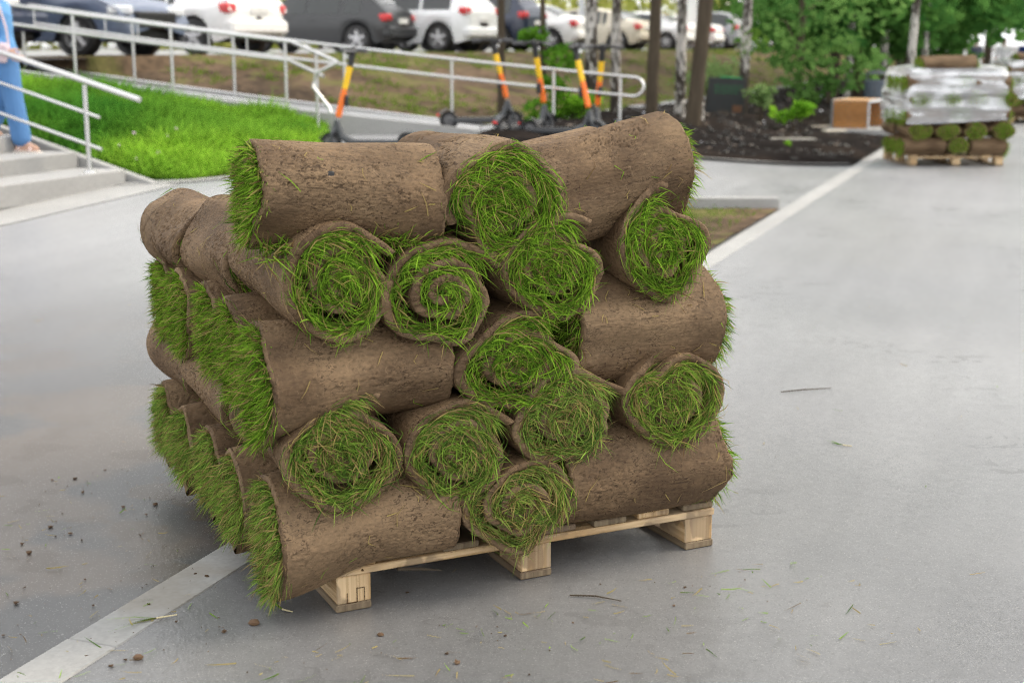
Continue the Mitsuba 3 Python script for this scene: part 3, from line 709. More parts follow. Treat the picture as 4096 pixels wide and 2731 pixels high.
# rows behind: ends facing left in layers one and three, sides facing left in layers two and four
ORD = ['second', 'third', 'fourth', 'fifth']
for i in range(1, 5):
    longroll('bottom layer roll with its grassy end facing left, %s from the front' % ORD[i - 1], -0.165 - 0.01 * (i % 2), 0.31, 0.262, 0.262, b=F0 + 0.14 + 0.315 * i, seed=30 + i, ends='f', mat=True, glen=0.042,
             straw=0.25, hi=1, tint=(1.1, 0.97, 1.7), phi=-90, dens=1.1, sag=lambda w, u, v: -0.04 * sm(0.02, -0.26, w))
    longroll('third layer roll with its grassy end facing left, %s from the front' % ORD[i - 1], -0.155 - 0.012 * (i % 2), 0.31, 0.660, 0.265, b=F0 + 0.14 + 0.315 * i, seed=40 + i, ends='f', mat=True, glen=0.040,
             straw=0.2, hi=1, phi=170, dens=1.2, mdroop=0.35)
for r in (1, 2):
    endroll('second layer roll with its bare side facing left, %s from the front' % ORD[r - 1], 0.012 - 0.004 * r, 0.470 - 0.006 * r, 0.325, 0.295, row=r, seed=50 + r, dens=.6, ends='f', hi=2 if r == 1 else 1, phi=0)
    endroll('fourth layer roll with its bare side facing left, %s from the front' % ORD[r - 1], 0.02 - 0.012 * r, 0.895 - 0.018 * r, 0.30 + 0.01 * r, 0.285, row=r, seed=60 + r, dens=.6, ends='fb' if r == 2 else 'f', hi=2, phi=20)
    for i, a in enumerate((0.305, 0.62, 0.935)):
        endroll('bare roll inside the fourth layer, %s from the left and %s from the front' % (ORD[i], ORD[r - 1]), a, 0.895, 0.31, 0.275, row=r, seed=70 + 3 * r + i, ends='', hi=1, phi=20)
    for i, a in enumerate((0.33, 0.66, 1.0)):
        if r == 1: endroll('bare roll inside the second layer behind the front roll %s from the left' % ORD[i], a, 0.475, 0.32, 0.275, row=r, seed=80 + i, ends='', hi=0, phi=20)
    endroll('bare roll inside the third layer between the lengthwise rolls, %s from the front' % ORD[r - 1], 0.515, 0.66, 0.345, 0.275, row=r, seed=100 + r, ends='', hi=0)
for i in range(1, 4):
    longroll('third layer roll behind the tan smooth right roll, %s from the front' % ORD[i - 1], 0.69, 1.165, 0.68, 0.27, b=F0 + 0.14 + 0.315 * i, seed=110 + i, ends='b', mat=True, glen=0.05, hi=0, phi=-90)
    longroll('bottom layer roll behind the bare brown right roll, %s from the front' % ORD[i - 1], 0.655, 1.17, 0.27, 0.262, b=F0 + 0.14 + 0.315 * i, seed=120 + i, ends='b', mat=True, glen=0.05, hi=0, phi=-90)
turf_roll('turf roll lying behind the top right roll, only its ridge showing', AT(0.93, F0 + 0.62, 1.085), unit(PA * 0.85 + PB * 0.4 + 0.08 * PZ), 0.40, R=0.14, rx=1.0, rz=0.97, group=G, seed=90, ends='b', crack=1.1, phi=-110, mat=True, glen=0.05, hi=1)
turf_roll('turf roll on top of the stack behind the top left roll', AT(0.20, F0 + 0.66, 1.02), PA, 0.46, R=0.10, group=G, seed=91, ends='fb', phi=-110, mat=True, glen=0.05, hi=1)

# grass side of the top left roll's loose outer end, showing under it; tar smear and leaf scraps stuck to it
top_left = [k for k in labels if labels[k].get('label', '').startswith('top left roll')][0]
tg = np.random.default_rng(606); gv, gf, gc, k0 = [], [], [], 0
for a0, a1, n_, z_ in ((0.07, 0.30, 620, 0.995), (-0.18, 0.03, 420, 0.985)):
    b_ = np.array([AT(a0 + (a1 - a0) * tg.random(), F0 + 0.02 + 0.09 * tg.random(), z_ + 0.02 * tg.normal() * 0.5) for _ in range(n_)])
    d_ = -PB * 0.7 + PZ * 0.45 + tg.normal(size=(n_, 3)) * 0.55
    v, f, m = blades(b_, d_, 0.035 + 0.045 * tg.random(n_), 0.0018 + 0.0022 * tg.random(n_), tg, droop=0.4, facing=-PB)
    gv.append(v); gf.append(f + k0); k0 += len(v); gc.append(grass_colors(n_, m, tg, 0.2))
part(top_left, 'hanging_grass', (np.vstack(gv), np.vstack(gf)), 'm_grass', color=np.concatenate(gc), kind='stuff')
def smear(name, a, z, pts, r_, bs, col, lab=None):
    mb = MB(); i3 = trimesh.creation.icosphere(2)
    for (da, dz, rr_) in pts:
        v = i3.vertices * (1 + 0.5 * (meshkit.noise(i3.vertices * 2 + da * 90, 3)[:, None] - 0.5)); v = v[:, :1] * PA * rr_ + v[:, 1:2] * PB * rr_ * 0.35 + v[:, 2:] * PZ * rr_ * 1.1
        mb.raw(v + AT(a + da, bs, z + dz), i3.faces, col)
    part(top_left, name, mb, 'm_plastic', smooth=True, label=lab)

smear('tar_smear', -0.006, 1.162, ((-0.005, 0.014, 0.013), (0.004, 0.0, 0.014), (0.006, -0.018, 0.010), (0.012, -0.034, 0.008)), 0, -0.072, (0.012, 0.012, 0.013), 'black smear stuck to the soil of the roll')
smear('leaf_scrap', -0.135, 1.128, ((0, 0, 0.008),), 0, -0.074, (0.35, 0.09, 0.03))
smear('leaf_scrap', 0.012, 1.052, ((0, 0, 0.009), (0.016, 0.003, 0.007)), 0, -0.068, (0.33, 0.07, 0.03))


# ------------------------------------------------------------------ railings
def railing(label, pts, zf, posts, height=0.92, rails=(0.92, 0.68, 0.10), mini=True, r=0.021, group=None, low_r=0.015, end_loop=False, minis=3):
    """pts: plan polyline; zf(x, y): ground; posts: fractions along the polyline"""
    t = thing('ramp_railing', label, 'railing', group)
    p = np.asarray(pts, float); s = np.r_[0, np.cumsum(np.linalg.norm(np.diff(p, axis=0), axis=1))]
    def on(q): return np.array([np.interp(q, s, p[:, 0]), np.interp(q, s, p[:, 1])])
    dense = np.array([on(q) for q in np.linspace(0, s[-1], 40)])
    names = ('top_rail', 'mid_rail', 'low_rail')
    for h, nm in zip(rails, names):
        q = np.c_[dense, zf(dense[:, 0], dense[:, 1]) + h]
        part(t, nm, MB().tube(q, r if nm != 'low_rail' else low_r, 12).mesh(), 'm_steel', smooth=40)
    for f in posts:
        x, y = on(f * s[-1]); z = float(zf(x, y))
        part(t, 'post', MB().tube([[x, y, z - 0.1], [x, y, z + rails[0] - 0.02]], 0.021, 12).lathe([(0.0, 0.05), (0.045, 0.05), (0.048, 0.04), (0.05, 0.03)], [x, y, z - 0.03], [0, 0, 1], 16).mesh(), 'm_steel', smooth=40)
    if mini:
        ff = sorted(posts)
        for a, b in zip(ff[:-1], ff[1:]):
            for k in range(1, minis + 1):
                x, y = on((a + (b - a) * k / (minis + 1)) * s[-1]); z = float(zf(x, y))
                if minis and (b - a) * s[-1] > 0.8: part(t, 'baluster', MB().tube([[x, y, z + rails[1]], [x, y, z + rails[0]]], 0.010, 8).mesh(), 'm_steel', smooth=40)
    if end_loop:
        e = on(s[-1]); d = unit(e - on(s[-1] - 0.1)); z = float(zf(*e)); dz = (zf(*on(s[-1])) - zf(*on(s[-1] - 0.5))) / 0.5
        an = np.linspace(np.pi / 2, -np.pi / 2, 14); hc, hr = (rails[0] + rails[1]) / 2, (rails[0] - rails[1]) / 2
        q = np.array([[*(e + d * hr * np.cos(a) * 1.1), z + hc + hr * np.sin(a)] for a in an])
        part(t, 'end_loop', MB().tube(q, r, 12).mesh(), 'm_steel', smooth=40)
    return t
def rz(x, y): return ramp_z(x) + 0.06 * 1.0
railing('far stainless railing of the ramp below the bank, ending in a loop behind the scooters', [[-10.2, 19.9], [-6, 19.88], [-1.8, 19.3], [1.55, 18.0]], rz,
        [0.02, 0.15, 0.28, 0.41, 0.53, 0.66, 0.79, 0.91, 0.985], end_loop=True, minis=0)
railing('near stainless railing of the ramp, between the lawn and the ramp', [[-10.2, 18.32], [-4, 18.32], [-2.85, 18.30]], rz, [0.02, 0.2, 0.42, 0.62, 0.79, 0.99], minis=2)
t = [k for k in labels if k.startswith('ramp_railing')][-1]
q0 = np.array([-2.85, 18.30, float(rz(-2.85, 0)) + 0.92])
q = np.array([q0, q0 + [0.35, -0.45, -0.12], q0 + [0.72, -0.95, -0.25]])
part(t, 'end_rail', MB().tube(q, 0.024, 12).mesh(), 'm_steel', smooth=40)
q2 = q[2]; part(t, 'end_return', MB().tube([q2, q2 + [-0.28, 0.1, -0.13], q2 + [-0.33, 0.12, -0.3], q2 + [-0.12, 0.0, -0.55], q2 + [-0.10, 0.0, -0.62]], 0.022, 12).mesh(), 'm_steel', smooth=40)
q = q - [0, 0, 0.25]; part(t, 'end_mid_rail', MB().tube([q[0], q[1], q[2] * 0.4 + q[1] * 0.6], 0.022, 12).mesh(), 'm_steel', smooth=40)
part(t, 'post', MB().tube([[-2.45, 17.75, 0.30], [-2.45, 17.75, float(q0[2]) - 0.16]], 0.021, 12).mesh(), 'm_steel', smooth=40)

# the handrail of the stairs
t = thing('stair_handrail', 'steel handrail with three sloping rails on the stairs beside the person', 'handrail')
def hand(k, h):       # k: steps up from the first tread
    p = ST0 - SD * 0.42 + SN * (TREAD * (k + 0.55)); return np.array([p[0], p[1], tread_z(1) + RISE * k + h])
for nm, h, r, k0 in (('top_rail', 0.92, 0.028, -1.45), ('mid_rail', 0.62, 0.016, -0.62), ('low_rail', 0.32, 0.016, -0.62)):
    part(t, nm, MB().tube([hand(k0, h), hand(3.5, h)], r, 14).mesh(), 'm_steel', smooth=40)
for k in (-0.35, 1.65, 3.2):
    kk = round(k); a = hand(k, 0); a[2] = tread_z(1 + kk); b_ = hand(k, 0.88)
    part(t, 'post', MB().tube([a, b_], 0.022, 12).lathe([(0.0, 0.02), (0.06, 0.018), (0.065, 0.0)], a, [0, 0, 1], 16).mesh(), 'm_steel', smooth=40)

# ------------------------------------------------------------------ electric scooters
SG, SY, SO, SK, SRED = (0.055, 0.06, 0.066), (0.80, 0.50, 0.015), (0.80, 0.17, 0.02), (0.015, 0.015, 0.017), (0.6, 0.03, 0.03)
def scooter(label, x, y, head, turn=0.0, lean=0.0):
    t = thing('electric_scooter', label, 'scooter', 'electric scooters parked by the ramp')
    z = float(max(gz(x, y), ramp_z(x) - 0.02 if y > 18.2 else 0)) + 0.005
    R = rotz(head) @ np.array([[1, 0, 0], [0, math.cos(lean), -math.sin(lean)], [0, math.sin(lean), math.cos(lean)]])
    O = np.array([x, y, z])
    def w(p): return np.asarray(p, float) @ R.T + O
    axle = w([0, 1, 0]) - O
    def put_(name, mb, sm_=35): part(t, name, mb, 'm_plastic', smooth=False if sm_ is None else False)
    for nm, wx in (('front_wheel', 0.45), ('rear_wheel', -0.43)):
        mb = MB()
        for pr, c in (([(0.075, -0.03), (0.108, -0.03), (0.125, -0.012), (0.125, 0.012), (0.108, 0.03), (0.075, 0.03)], SK), ([(0.0, -0.034), (0.05, -0.034), (0.08, -0.022), (0.08, 0.022), (0.05, 0.034), (0.0, 0.034)], (0.10, 0.10, 0.105))):
            mb.lathe(pr, w([wx, 0, 0.127]), axle, 22, c)
        put_(nm, mb)
    def fender(nm, wx, a0, a1):
        mb = MB(); an = np.linspace(a0, a1, 8); P = []
        for a in an: P.append([w([wx + 0.145 * math.cos(a), s * 0.042, 0.127 + 0.145 * math.sin(a)]) for s in (-1, -0.5, 0.5, 1)])
        P = np.array(P); P2_ = P + (w([0, 0, 0.006]) - O)
        for q in (P, P2_): v, f = grid_mesh(q); mb.raw(v, f, SG)
        put_(nm, mb)
    fender('front_fender', 0.45, 0.25, 2.5); fender('rear_fender', -0.43, 0.9, 3.0)
    put_('tail_light', MB().box(w([-0.575, 0, 0.20]), [0.03, 0.06, 0.035], R, 0.006, SRED))
    put_('deck', MB().box(w([-0.06, 0, 0.125]), [0.60, 0.17, 0.07], R, 0.02, (0.05, 0.053, 0.058)).box(w([-0.06, 0, 0.163]), [0.56, 0.15, 0.008], R, 0.002, (0.03, 0.03, 0.032)).tube([w([0.20, 0, 0.13]), w([0.32, 0, 0.20]), w([0.375, 0, 0.36])], [0.05, 0.042, 0.036], 10, col=SG).tube([w([-0.33, 0.0, 0.13]), w([-0.45, 0.0, 0.13])], 0.04, 8, col=SG))
    # the steering column, leaning back
    b0, b1 = np.array([0.40, 0, 0.26]), np.array([0.165, 0, 1.16])
    def st(f, yy=0.0, xx=0.0): return w(b0 + (b1 - b0) * f + [xx, yy, 0])
    put_('fork', MB().tube([w([0.445, 0.05, 0.127]), w([0.43, 0.05, 0.24]), st(0.06)], [0.016, 0.02, 0.03], 8, col=SG).tube([w([0.445, -0.05, 0.127]), w([0.43, -0.05, 0.24]), st(0.06)], [0.016, 0.02, 0.03], 8, col=SG).tube([st(-0.02), st(0.14)], [0.04, 0.034], 10, col=SG))
    put_('lower_stem', MB().tube([st(0.18), st(0.21), st(0.50), st(0.53)], [0.030, 0.037, 0.032, 0.030], 12, col=SO))
    put_('upper_stem', MB().tube([st(0.53), st(0.55), st(0.80), st(0.82)], [0.030, 0.032, 0.037, 0.032], 12, col=SY))
    put_('stem_box', MB().box(st(0.38, 0, -0.055), [0.05, 0.06, 0.13], R, 0.012, SK))
    put_('stem_top', MB().tube([st(0.81), st(1.03), st(1.05)], [0.036, 0.036, 0.024], 10, col=SK).box(st(1.0, 0, 0.03), [0.12, 0.10, 0.07], R, 0.02, SK))
    ct, sn = math.cos(turn), math.sin(turn)
    hb = lambda a, dz=0.0: st(1.0, a * ct, -a * sn) + [0, 0, dz]
    put_('handlebar', MB().tube([hb(-0.26), hb(-0.10, 0.012), hb(0.10, 0.012), hb(0.26)], 0.019, 10, col=SK))
    for s in (-1, 1):
        put_('grip', MB().tube([hb(0.15 * s, 0.008), hb(0.275 * s)], 0.027, 10, col=(0.05, 0.05, 0.055)))
        put_('brake_lever', MB().tube([hb(0.12 * s, 0.0), st(1.0, 0.16 * s, 0.06), st(0.985, 0.25 * s, 0.055)], 0.007, 6, col=(0.3, 0.3, 0.31)))
    put_('head_light', MB().lathe([(0, 0.03), (0.022, 0.025), (0.026, 0.0), (0.0, -0.01)], st(0.93, 0, 0.045), R @ [1, 0, 0], 12, (0.75, 0.76, 0.78)))
    put_('side_stand', MB().tube([w([0.02, 0.07, 0.10]), w([0.05, 0.19, 0.01])], 0.009, 8, col=(0.2, 0.2, 0.2)))
    return t
scooter('electric scooter on its own between the lawn and the stack, facing left', -1.63, 16.05, math.radians(176), 0.7)
scooter('electric scooter with orange stem second from the left, facing right beside the railing', -0.42, 18.75, math.radians(14), 1.1)
scooter('electric scooter second from the left of the group of four, seen from behind', 0.17, 17.9, math.radians(48), 0.9)
scooter('electric scooter with a silver light on its handlebar, third of the group of four', 0.62, 17.55, math.radians(-25), 0.6)
scooter('rightmost electric scooter, its handlebar spread wide in front of a tree', 1.20, 17.95, math.radians(105), 0.1)

# ------------------------------------------------------------------ cars
CARS = {  # roof line (x, z) from the rear to the front, belt height, half width, length scale
 'hatch': dict(top=[(-2.08, .62), (-2.10, .80), (-2.02, 1.00), (-1.90, 1.06), (-1.50, 1.38), (-1.0, 1.47), (-0.2, 1.49), (0.35, 1.42), (1.05, 1.03), (1.6, .93), (1.98, .78), (2.12, .55)], belt=.87, w=.89),
 'sedan': dict(top=[(-2.28, .60), (-2.30, .82), (-2.25, 1.02), (-1.75, 1.07), (-1.15, 1.36), (-0.6, 1.45), (0.0, 1.46), (0.5, 1.39), (1.15, 1.02), (1.75, .90), (2.15, .74), (2.28, .52)], belt=.88, w=.90),
 'suv': dict(top=[(-2.20, .70), (-2.22, .98), (-2.14, 1.18), (-2.02, 1.28), (-1.82, 1.58), (-1.3, 1.68), (-0.3, 1.70), (0.35, 1.62), (1.05, 1.18), (1.7, 1.06), (2.12, .88), (2.25, .62)], belt=1.00, w=.93)}
def car(label, kind, x, y, head, col, plate=True, lamp='red', group='cars parked above the earth bank', zb=None):
    C = CARS[kind]; t = thing('parked_car', label, 'car', group)
    R = rotz(head); O = np.array([x, y, PKZ + 0.012 if zb is None else zb])
    w = lambda p: np.asarray(p, float) @ R.T + O
    top = np.array(C['top']); xs_ = np.linspace(top[0, 0] if top[0, 0] < top[1, 0] else top[1, 0], top[-1, 0], 64)
    tx, tz = top[:, 0].copy(), top[:, 1]; tx[0] = min(tx[0], tx[1] - 0.001)
    zt = np.interp(xs_, np.maximum.accumulate(tx + np.arange(len(tx)) * 1e-4), tz)
    L0, L1 = xs_[0], xs_[-1]
    B, W = C['belt'], C['w']
    rad_ = 0.33 if kind != 'suv' else 0.36
    ax_f, ax_r = L1 - 0.85, L0 + 0.80
    nose = np.minimum(1, np.minimum((xs_ - L0) / 0.35, (L1 - xs_) / 0.55)); plan = W * (0.80 + 0.20 * np.sqrt(np.clip(nose, 0, 1)))
    P = []
    for i, xx in enumerate(xs_):
        z1 = zt[i]; b = min(B, z1 - 0.02); hw = plan[i]
        cab = np.clip((z1 - B) / 0.45, 0, 1)
        zs = 0.24 + 0.10 * (1 - min(1, nose[i] * 1.2))
        arch = max(max(0, 1 - ((xx - a) / (rad_ + 0.07)) ** 2) for a in (ax_f, ax_r)); zs = max(zs, zs + (rad_ * 2 + 0.05 - zs) * math.sqrt(arch) * (arch > 0))
        lo = [(hw * 0.965, zs), (hw * 0.995, zs + (b - zs) * 0.35), (hw, zs + (b - zs) * 0.62), (hw * 0.985, b - 0.05), (hw * 0.95, b)]
        tw = W * (0.95 - 0.25 * cab)
        z2 = max(z1 - 0.06, b + 0.3 * (z1 - b))
        hi_ = [(hw * 0.94 + (tw - hw * 0.94) * f, b + (z2 - b) * f) for f in (0.05, 0.35, 0.65, 0.95, 1.0)] + [(tw * 0.86, z1 - 0.015), (tw * 0.5, z1 + 0.0), (0.0, z1 + 0.012)]
        P.append(lo + hi_)
    P = np.array(P); half = P.shape[1]
    full = np.concatenate([P, (P * [-1, 1])[:, ::-1][:, 1:]], 1)
    S = np.concatenate([np.broadcast_to(xs_[:, None, None], (*full.shape[:2], 1)), full], -1)
    mb = MB(); v, f = grid_mesh(w(S)); mb.raw(v, f[:, ::-1], col)
    for i, fl in ((0, 1), (-1, 0)):      # closed ends
        ring = w(S[i]); c = ring.mean(0); n_ = len(ring); k = np.arange(n_ - 1)
        fc = np.stack([k, k + 1, np.full(n_ - 1, n_)], 1); mb.raw(np.vstack([ring, c]), fc[:, ::-1] if fl else fc, col)
    part(t, 'body', mb, 'm_paint', smooth=True)
    # underside and arches in black
    part(t, 'underbody', MB().box(w([(L0 + L1) / 2, 0, 0.40]), [L1 - L0 - 0.35, 2 * W * 0.86, 0.34], R, 0.05, (0.012, 0.012, 0.013)), 'm_plastic')
    nS = S.shape[1]
    def glass(nm, i0, i1, j0, j1, mat='m_glass', off=0.008, **kw):
        Q = S[i0:i1 + 1, j0:j1 + 1].copy()
        v, f = grid_mesh(Q); m = trimesh.Trimesh(v, f, process=False); nn = m.vertex_normals
        cen = np.array([(L0 + L1) / 2, 0, 0.7]); nn = np.where(((v - cen) * nn).sum(1, keepdims=True) < 0, -nn, nn)
        part(t, nm, (w(v + nn * off), f), mat, smooth=True, **kw)
    ix = lambda xx: int(np.abs(xs_ - xx).argmin())
    jr = nS - 1
    iw0 = ix(top[-5, 0] + 0.06); iw1 = ix(top[-4, 0] - 0.05)
    r0, r1 = (ix(top[3, 0] + 0.05), ix(top[4, 0] - 0.03))
    glass('windscreen', iw0, iw1, 9, jr - 9); glass('rear_window', r0, r1, 9, jr - 9)
    for nm, a, b in (('front_window', 0.05, top[-5, 0] + 0.35), ('rear_side_window', -0.85, -0.03), ('quarter_window', top[4, 0] + 0.12, -0.93)):
        if ix(b) - ix(a) < 2: continue
        glass(nm, ix(a), ix(b), 5, 8); glass(nm, ix(a), ix(b), jr - 8, jr - 5)
    # wheels
    axle = R @ [0, 1, 0]
    for nm, a in (('front_wheel', ax_f), ('rear_wheel', ax_r)):
        for s in (-1, 1):
            o = w([a, s * (W - 0.12), rad_]); d = axle * s
            part(t, nm, MB().lathe([(rad_ * .66, 0.09), (rad_ * .72, 0.115), (rad_ * .93, 0.11), (rad_, 0.07), (rad_, -0.09), (rad_ * .6, -0.10)], o, d, 28, (0.018, 0.018, 0.019)), 'm_plastic')
            k = [kk for kk in scene if kk.startswith(t + '__' + nm)][-1]
            mb = MB().lathe([(rad_ * .64, 0.09), (rad_ * .67, 0.105), (rad_ * .60, 0.08), (rad_ * .56, 0.03), (0, 0.03)], o, d, 28, (0.16, 0.16, 0.165))
            for q in range(5):
                an = 2 * np.pi * q / 5 + 0.3; e1 = np.cross(d, [0, 0, 1]); u_ = e1 * math.cos(an) + np.array([0, 0, 1]) * math.sin(an)
                mb.tube([o + d * 0.095, o + u_ * rad_ * .6 + d * 0.085], [0.045, 0.035], 6, col=(0.55, 0.55, 0.57))
            mb.lathe([(0.05, 0.08), (0.045, 0.105), (0, 0.108)], o, d, 14, (0.5, 0.5, 0.52))
            part(k, 'rim', mb, 'm_plastic')
    # lamps, plate, bumper trims, mirrors
    zl = B - 0.06 if kind != 'suv' else B + 0.0
    tl = dict(red=(0.55, 0.012, 0.014))[lamp]
    for s in (-1, 1):
        part(t, 'tail_light', MB().box(w([L0 + 0.13, s * (W - 0.16), zl]), [0.26, 0.26, 0.17], R @ rotz(-s * 0.28), 0.04, tl), 'm_paint')
        part(t, 'headlight', MB().box(w([L1 - 0.20, s * (W - 0.24), 0.70 if kind != 'suv' else 0.84]), [0.36, 0.30, 0.14], R @ rotz(-s * 0.55), 0.04, (0.72, 0.74, 0.76)), 'm_paint')
        part(t, 'mirror', MB().box(w([0.72, s * (W + 0.08), B + 0.06]), [0.14, 0.20, 0.13], R, 0.035, col), 'm_paint')
        part(t, 'door_handle', MB().box(w([-0.15, s * (W * 0.985 + 0.012), B - 0.13]), [0.18, 0.03, 0.03], R, 0.008, np.array(col) * 0.8), 'm_paint')
    part(t, 'rear_bumper', MB().box(w([L0 + 0.10, 0, 0.50]), [0.32, 2 * W * 0.93, 0.26], R, 0.09, col), 'm_paint')
    part(t, 'grille', MB().box(w([L1 - 0.06, 0, 0.56]), [0.16, W * 1.1, 0.26], R, 0.03, (0.015, 0.015, 0.016)), 'm_plastic')
    if plate: part(t, 'number_plate', MB().box(w([L0 - 0.015, 0, 0.80 if kind != 'hatch' else 0.74]), [0.04, 0.52, 0.115], R, 0.004, (0.74, 0.74, 0.74)), 'm_plastic')
    return t
WHITE, SILV, NAVY, BLK, BEIGE, GREY, REDC = (0.80, 0.80, 0.80), (0.62, 0.63, 0.65), (0.014, 0.024, 0.055), (0.018, 0.020, 0.023), (0.55, 0.50, 0.40), (0.30, 0.31, 0.33), (0.6, 0.04, 0.025)
HD = math.atan2(0.36, -0.93)                         # heading of the parked cars, away from the bank
CL = 13.3
def row(label, kind, s, col, dl=0.0, flip=False, yaw=0.0, **kw):
    q = P2(s, CL + dl); return car(label, kind, q[0], q[1], HD + yaw + (math.pi if flip else 0), col, **kw)
CAR0 = 27.2
row('dark blue car at the far left behind the railing, mostly hidden', 'suv', CAR0 - 14.4, NAVY, 0.1)
row('grey blue car showing its headlights, behind the railing at the left', 'sedan', CAR0 - 11.4, (0.10, 0.13, 0.20), -0.2, flip=True)
row('white car seen from behind with red tail light, left of the dark hatchback', 'sedan', CAR0 - 7.5, WHITE, 0.2, yaw=-0.10)
row('dark grey hatchback with red tail light, largest of the parked cars', 'hatch', CAR0 + 0.3, BLK, 1.0, yaw=0.05)
row('silver white off-road car behind the dark hatchback', 'suv', CAR0 + 2.7, (0.78, 0.80, 0.82), -0.1, yaw=-0.08)
row('small white car with its front toward the bank, between two larger cars', 'hatch', CAR0 + 4.9, WHITE, 0.6, flip=True)
row('navy blue off-road car with a wide red tail light', 'suv', CAR0 + 7.2, NAVY, 0.2)
row('white saloon car right of the navy off-road car', 'sedan', CAR0 + 10.7, WHITE, 0.0)
row('beige saloon car behind the two birch trunks', 'sedan', CAR0 + 17.6, BEIGE, 0.0)
row('black car with a red tail light between tree trunks', 'hatch', CAR0 + 20.3, (0.03, 0.03, 0.04), 0.6)
row('white saloon car with red lights, right of a leaning trunk', 'sedan', CAR0 + 23.4, WHITE, -0.2)
row('bright red car half hidden behind a birch', 'hatch', CAR0 + 26.0, REDC, 0.6)
row('white car behind the leaning trunks', 'sedan', CAR0 + 29.0, WHITE, 0.0)
row('grey off-road car at the right end of the row', 'suv', CAR0 + 34.0, GREY, 0.0)
row('white car right of the grey off-road car, partly behind a pole', 'sedan', CAR0 + 38.6, WHITE, 0.0)
row('white hatchback among the leaves at the far right of the car park', 'hatch', CAR0 + 44.0, WHITE, 0.0)
row('far white saloon car under the maple branches', 'sedan', CAR0 + 50.0, WHITE, 0.3)

# ------------------------------------------------------------------ trees
def bark_birch(p, n, uv):
    g = fbm(p.x * 3.0, p.y * 3.0, p.z * 2.0, octaves=3)
    m = fbm(uv.x * 3.0, p.z * 14.0, uv.x, octaves=3)
    k = smoothstep(0.46, 0.56, m * 0.6 + g * 0.4 + 0.10 * smoothstep(2.4, 0.3, p.z))
    return mix((0.50, 0.48, 0.45), (0.045, 0.038, 0.030), k)
def bark_brown(p, n, uv):
    g = fbm(p.x * 16.0, p.y * 16.0, p.z * 4.0, octaves=3)
    b = fbm(p.x * 2.0, p.y * 2.0, p.z * 1.5, octaves=3)
    return mix((0.030, 0.023, 0.016), (0.105, 0.084, 0.060), 0.5 * g + 0.5 * b)
scene['m_birch'] = two({'type': 'principled', 'base_color': proc(bark_birch), 'roughness': 0.85, 'specular': 0.2})
scene['m_bark'] = two({'type': 'principled', 'base_color': proc(bark_brown), 'roughness': 0.9, 'specular': 0.2})
scene['m_leaf'] = {'type': 'principledthin', 'base_color': VC, 'roughness': 0.45, 'spec_trans': 0.0, 'diff_trans': 1.0, 'eta': 1.4}
tr = np.random.default_rng(77)
def trunk_mesh(pts, r, sides=14, knob=0.06):
    p = np.asarray(pts, float); s = np.r_[0, np.cumsum(np.linalg.norm(np.diff(p, axis=0), axis=1))]
    q = np.linspace(0, s[-1], max(8, int(s[-1] / 0.12)))
    c = np.stack([np.interp(q, s, p[:, k]) for k in range(3)], 1)
    for _ in range(4): c[1:-1] = (c[:-2] + 2 * c[1:-1] + c[2:]) / 4
    rr = np.interp(q, s, r) * (1 + 0.5 * np.exp(-q / 0.18) * 0.6)
    mb = MB().tube(c, rr, sides); v, f = mb.mesh()
    nv = v + knob * r[0] * 2 * (meshkit.noise(v * 5.0, 4)[:, None] - 0.5) * unit_rows(v - np.repeat(np.vstack([c]), sides, 0)[:len(v)] if False else v - c[np.minimum(np.arange(len(v)) // sides, len(c) - 1)])
    an = np.arange(len(v)) % sides / sides
    return (nv, f), np.stack([an * 4, v[:, 2]], 1)
def unit_rows(a): return a / (np.linalg.norm(a, axis=1, keepdims=True) + 1e-9)
def leaves(centers, radii, n, size, col0, col1, rng, flat=0.75, parts_=5):
    """lobed leaf faces spread through leaf clumps; clumps differ in tone"""
    k = rng.integers(len(centers), size=n)
    d = rng.normal(size=(n, 3)); d /= np.linalg.norm(d, axis=1, keepdims=True)
    pos = centers[k] + d * (radii[k] * rng.random(n)[:, None] ** 0.45)[..., :] * np.array([1, 1, flat]) if radii.ndim == 2 else centers[k] + d * (radii[k] * rng.random(n) ** 0.45)[:, None] * np.array([1, 1, flat])
    nrm = unit_rows(rng.normal(size=(n, 3)) * [0.8, 0.8, 0.5] + [0, 0, 0.9])
    a = unit_rows(np.cross(nrm, rng.normal(size=(n, 3)))); b = np.cross(nrm, a)
    sz = size * (0.6 + 0.8 * rng.random(n))
    shape = np.array([[0, -0.55], [0.36, -0.30], [0.50, 0.10], [0.22, 0.12], [0.0, 0.60], [-0.22, 0.12], [-0.50, 0.10], [-0.36, -0.30]])
    V = pos[:, None] + sz[:, None, None] * (shape[None, :, :1] * a[:, None] + shape[None, :, 1:] * b[:, None]) + (sz[:, None, None] * nrm[:, None]) * (-0.25 * np.abs(shape[None, :, :1]))
    F = np.array([[0, 1, 7], [1, 2, 3], [1, 3, 7], [7, 3, 5], [7, 5, 6], [3, 4, 5]])
    f = (np.arange(n)[:, None, None] * 8 + F[None]).reshape(-1, 3)
    tone = rng.random(len(centers))[k] * 0.6 + 0.4 * rng.random(n)
    c = np.asarray(col0) * (1 - tone[:, None]) + np.asarray(col1) * tone[:, None]
    return (V.reshape(-1, 3), f), np.repeat(c, 8, 0)
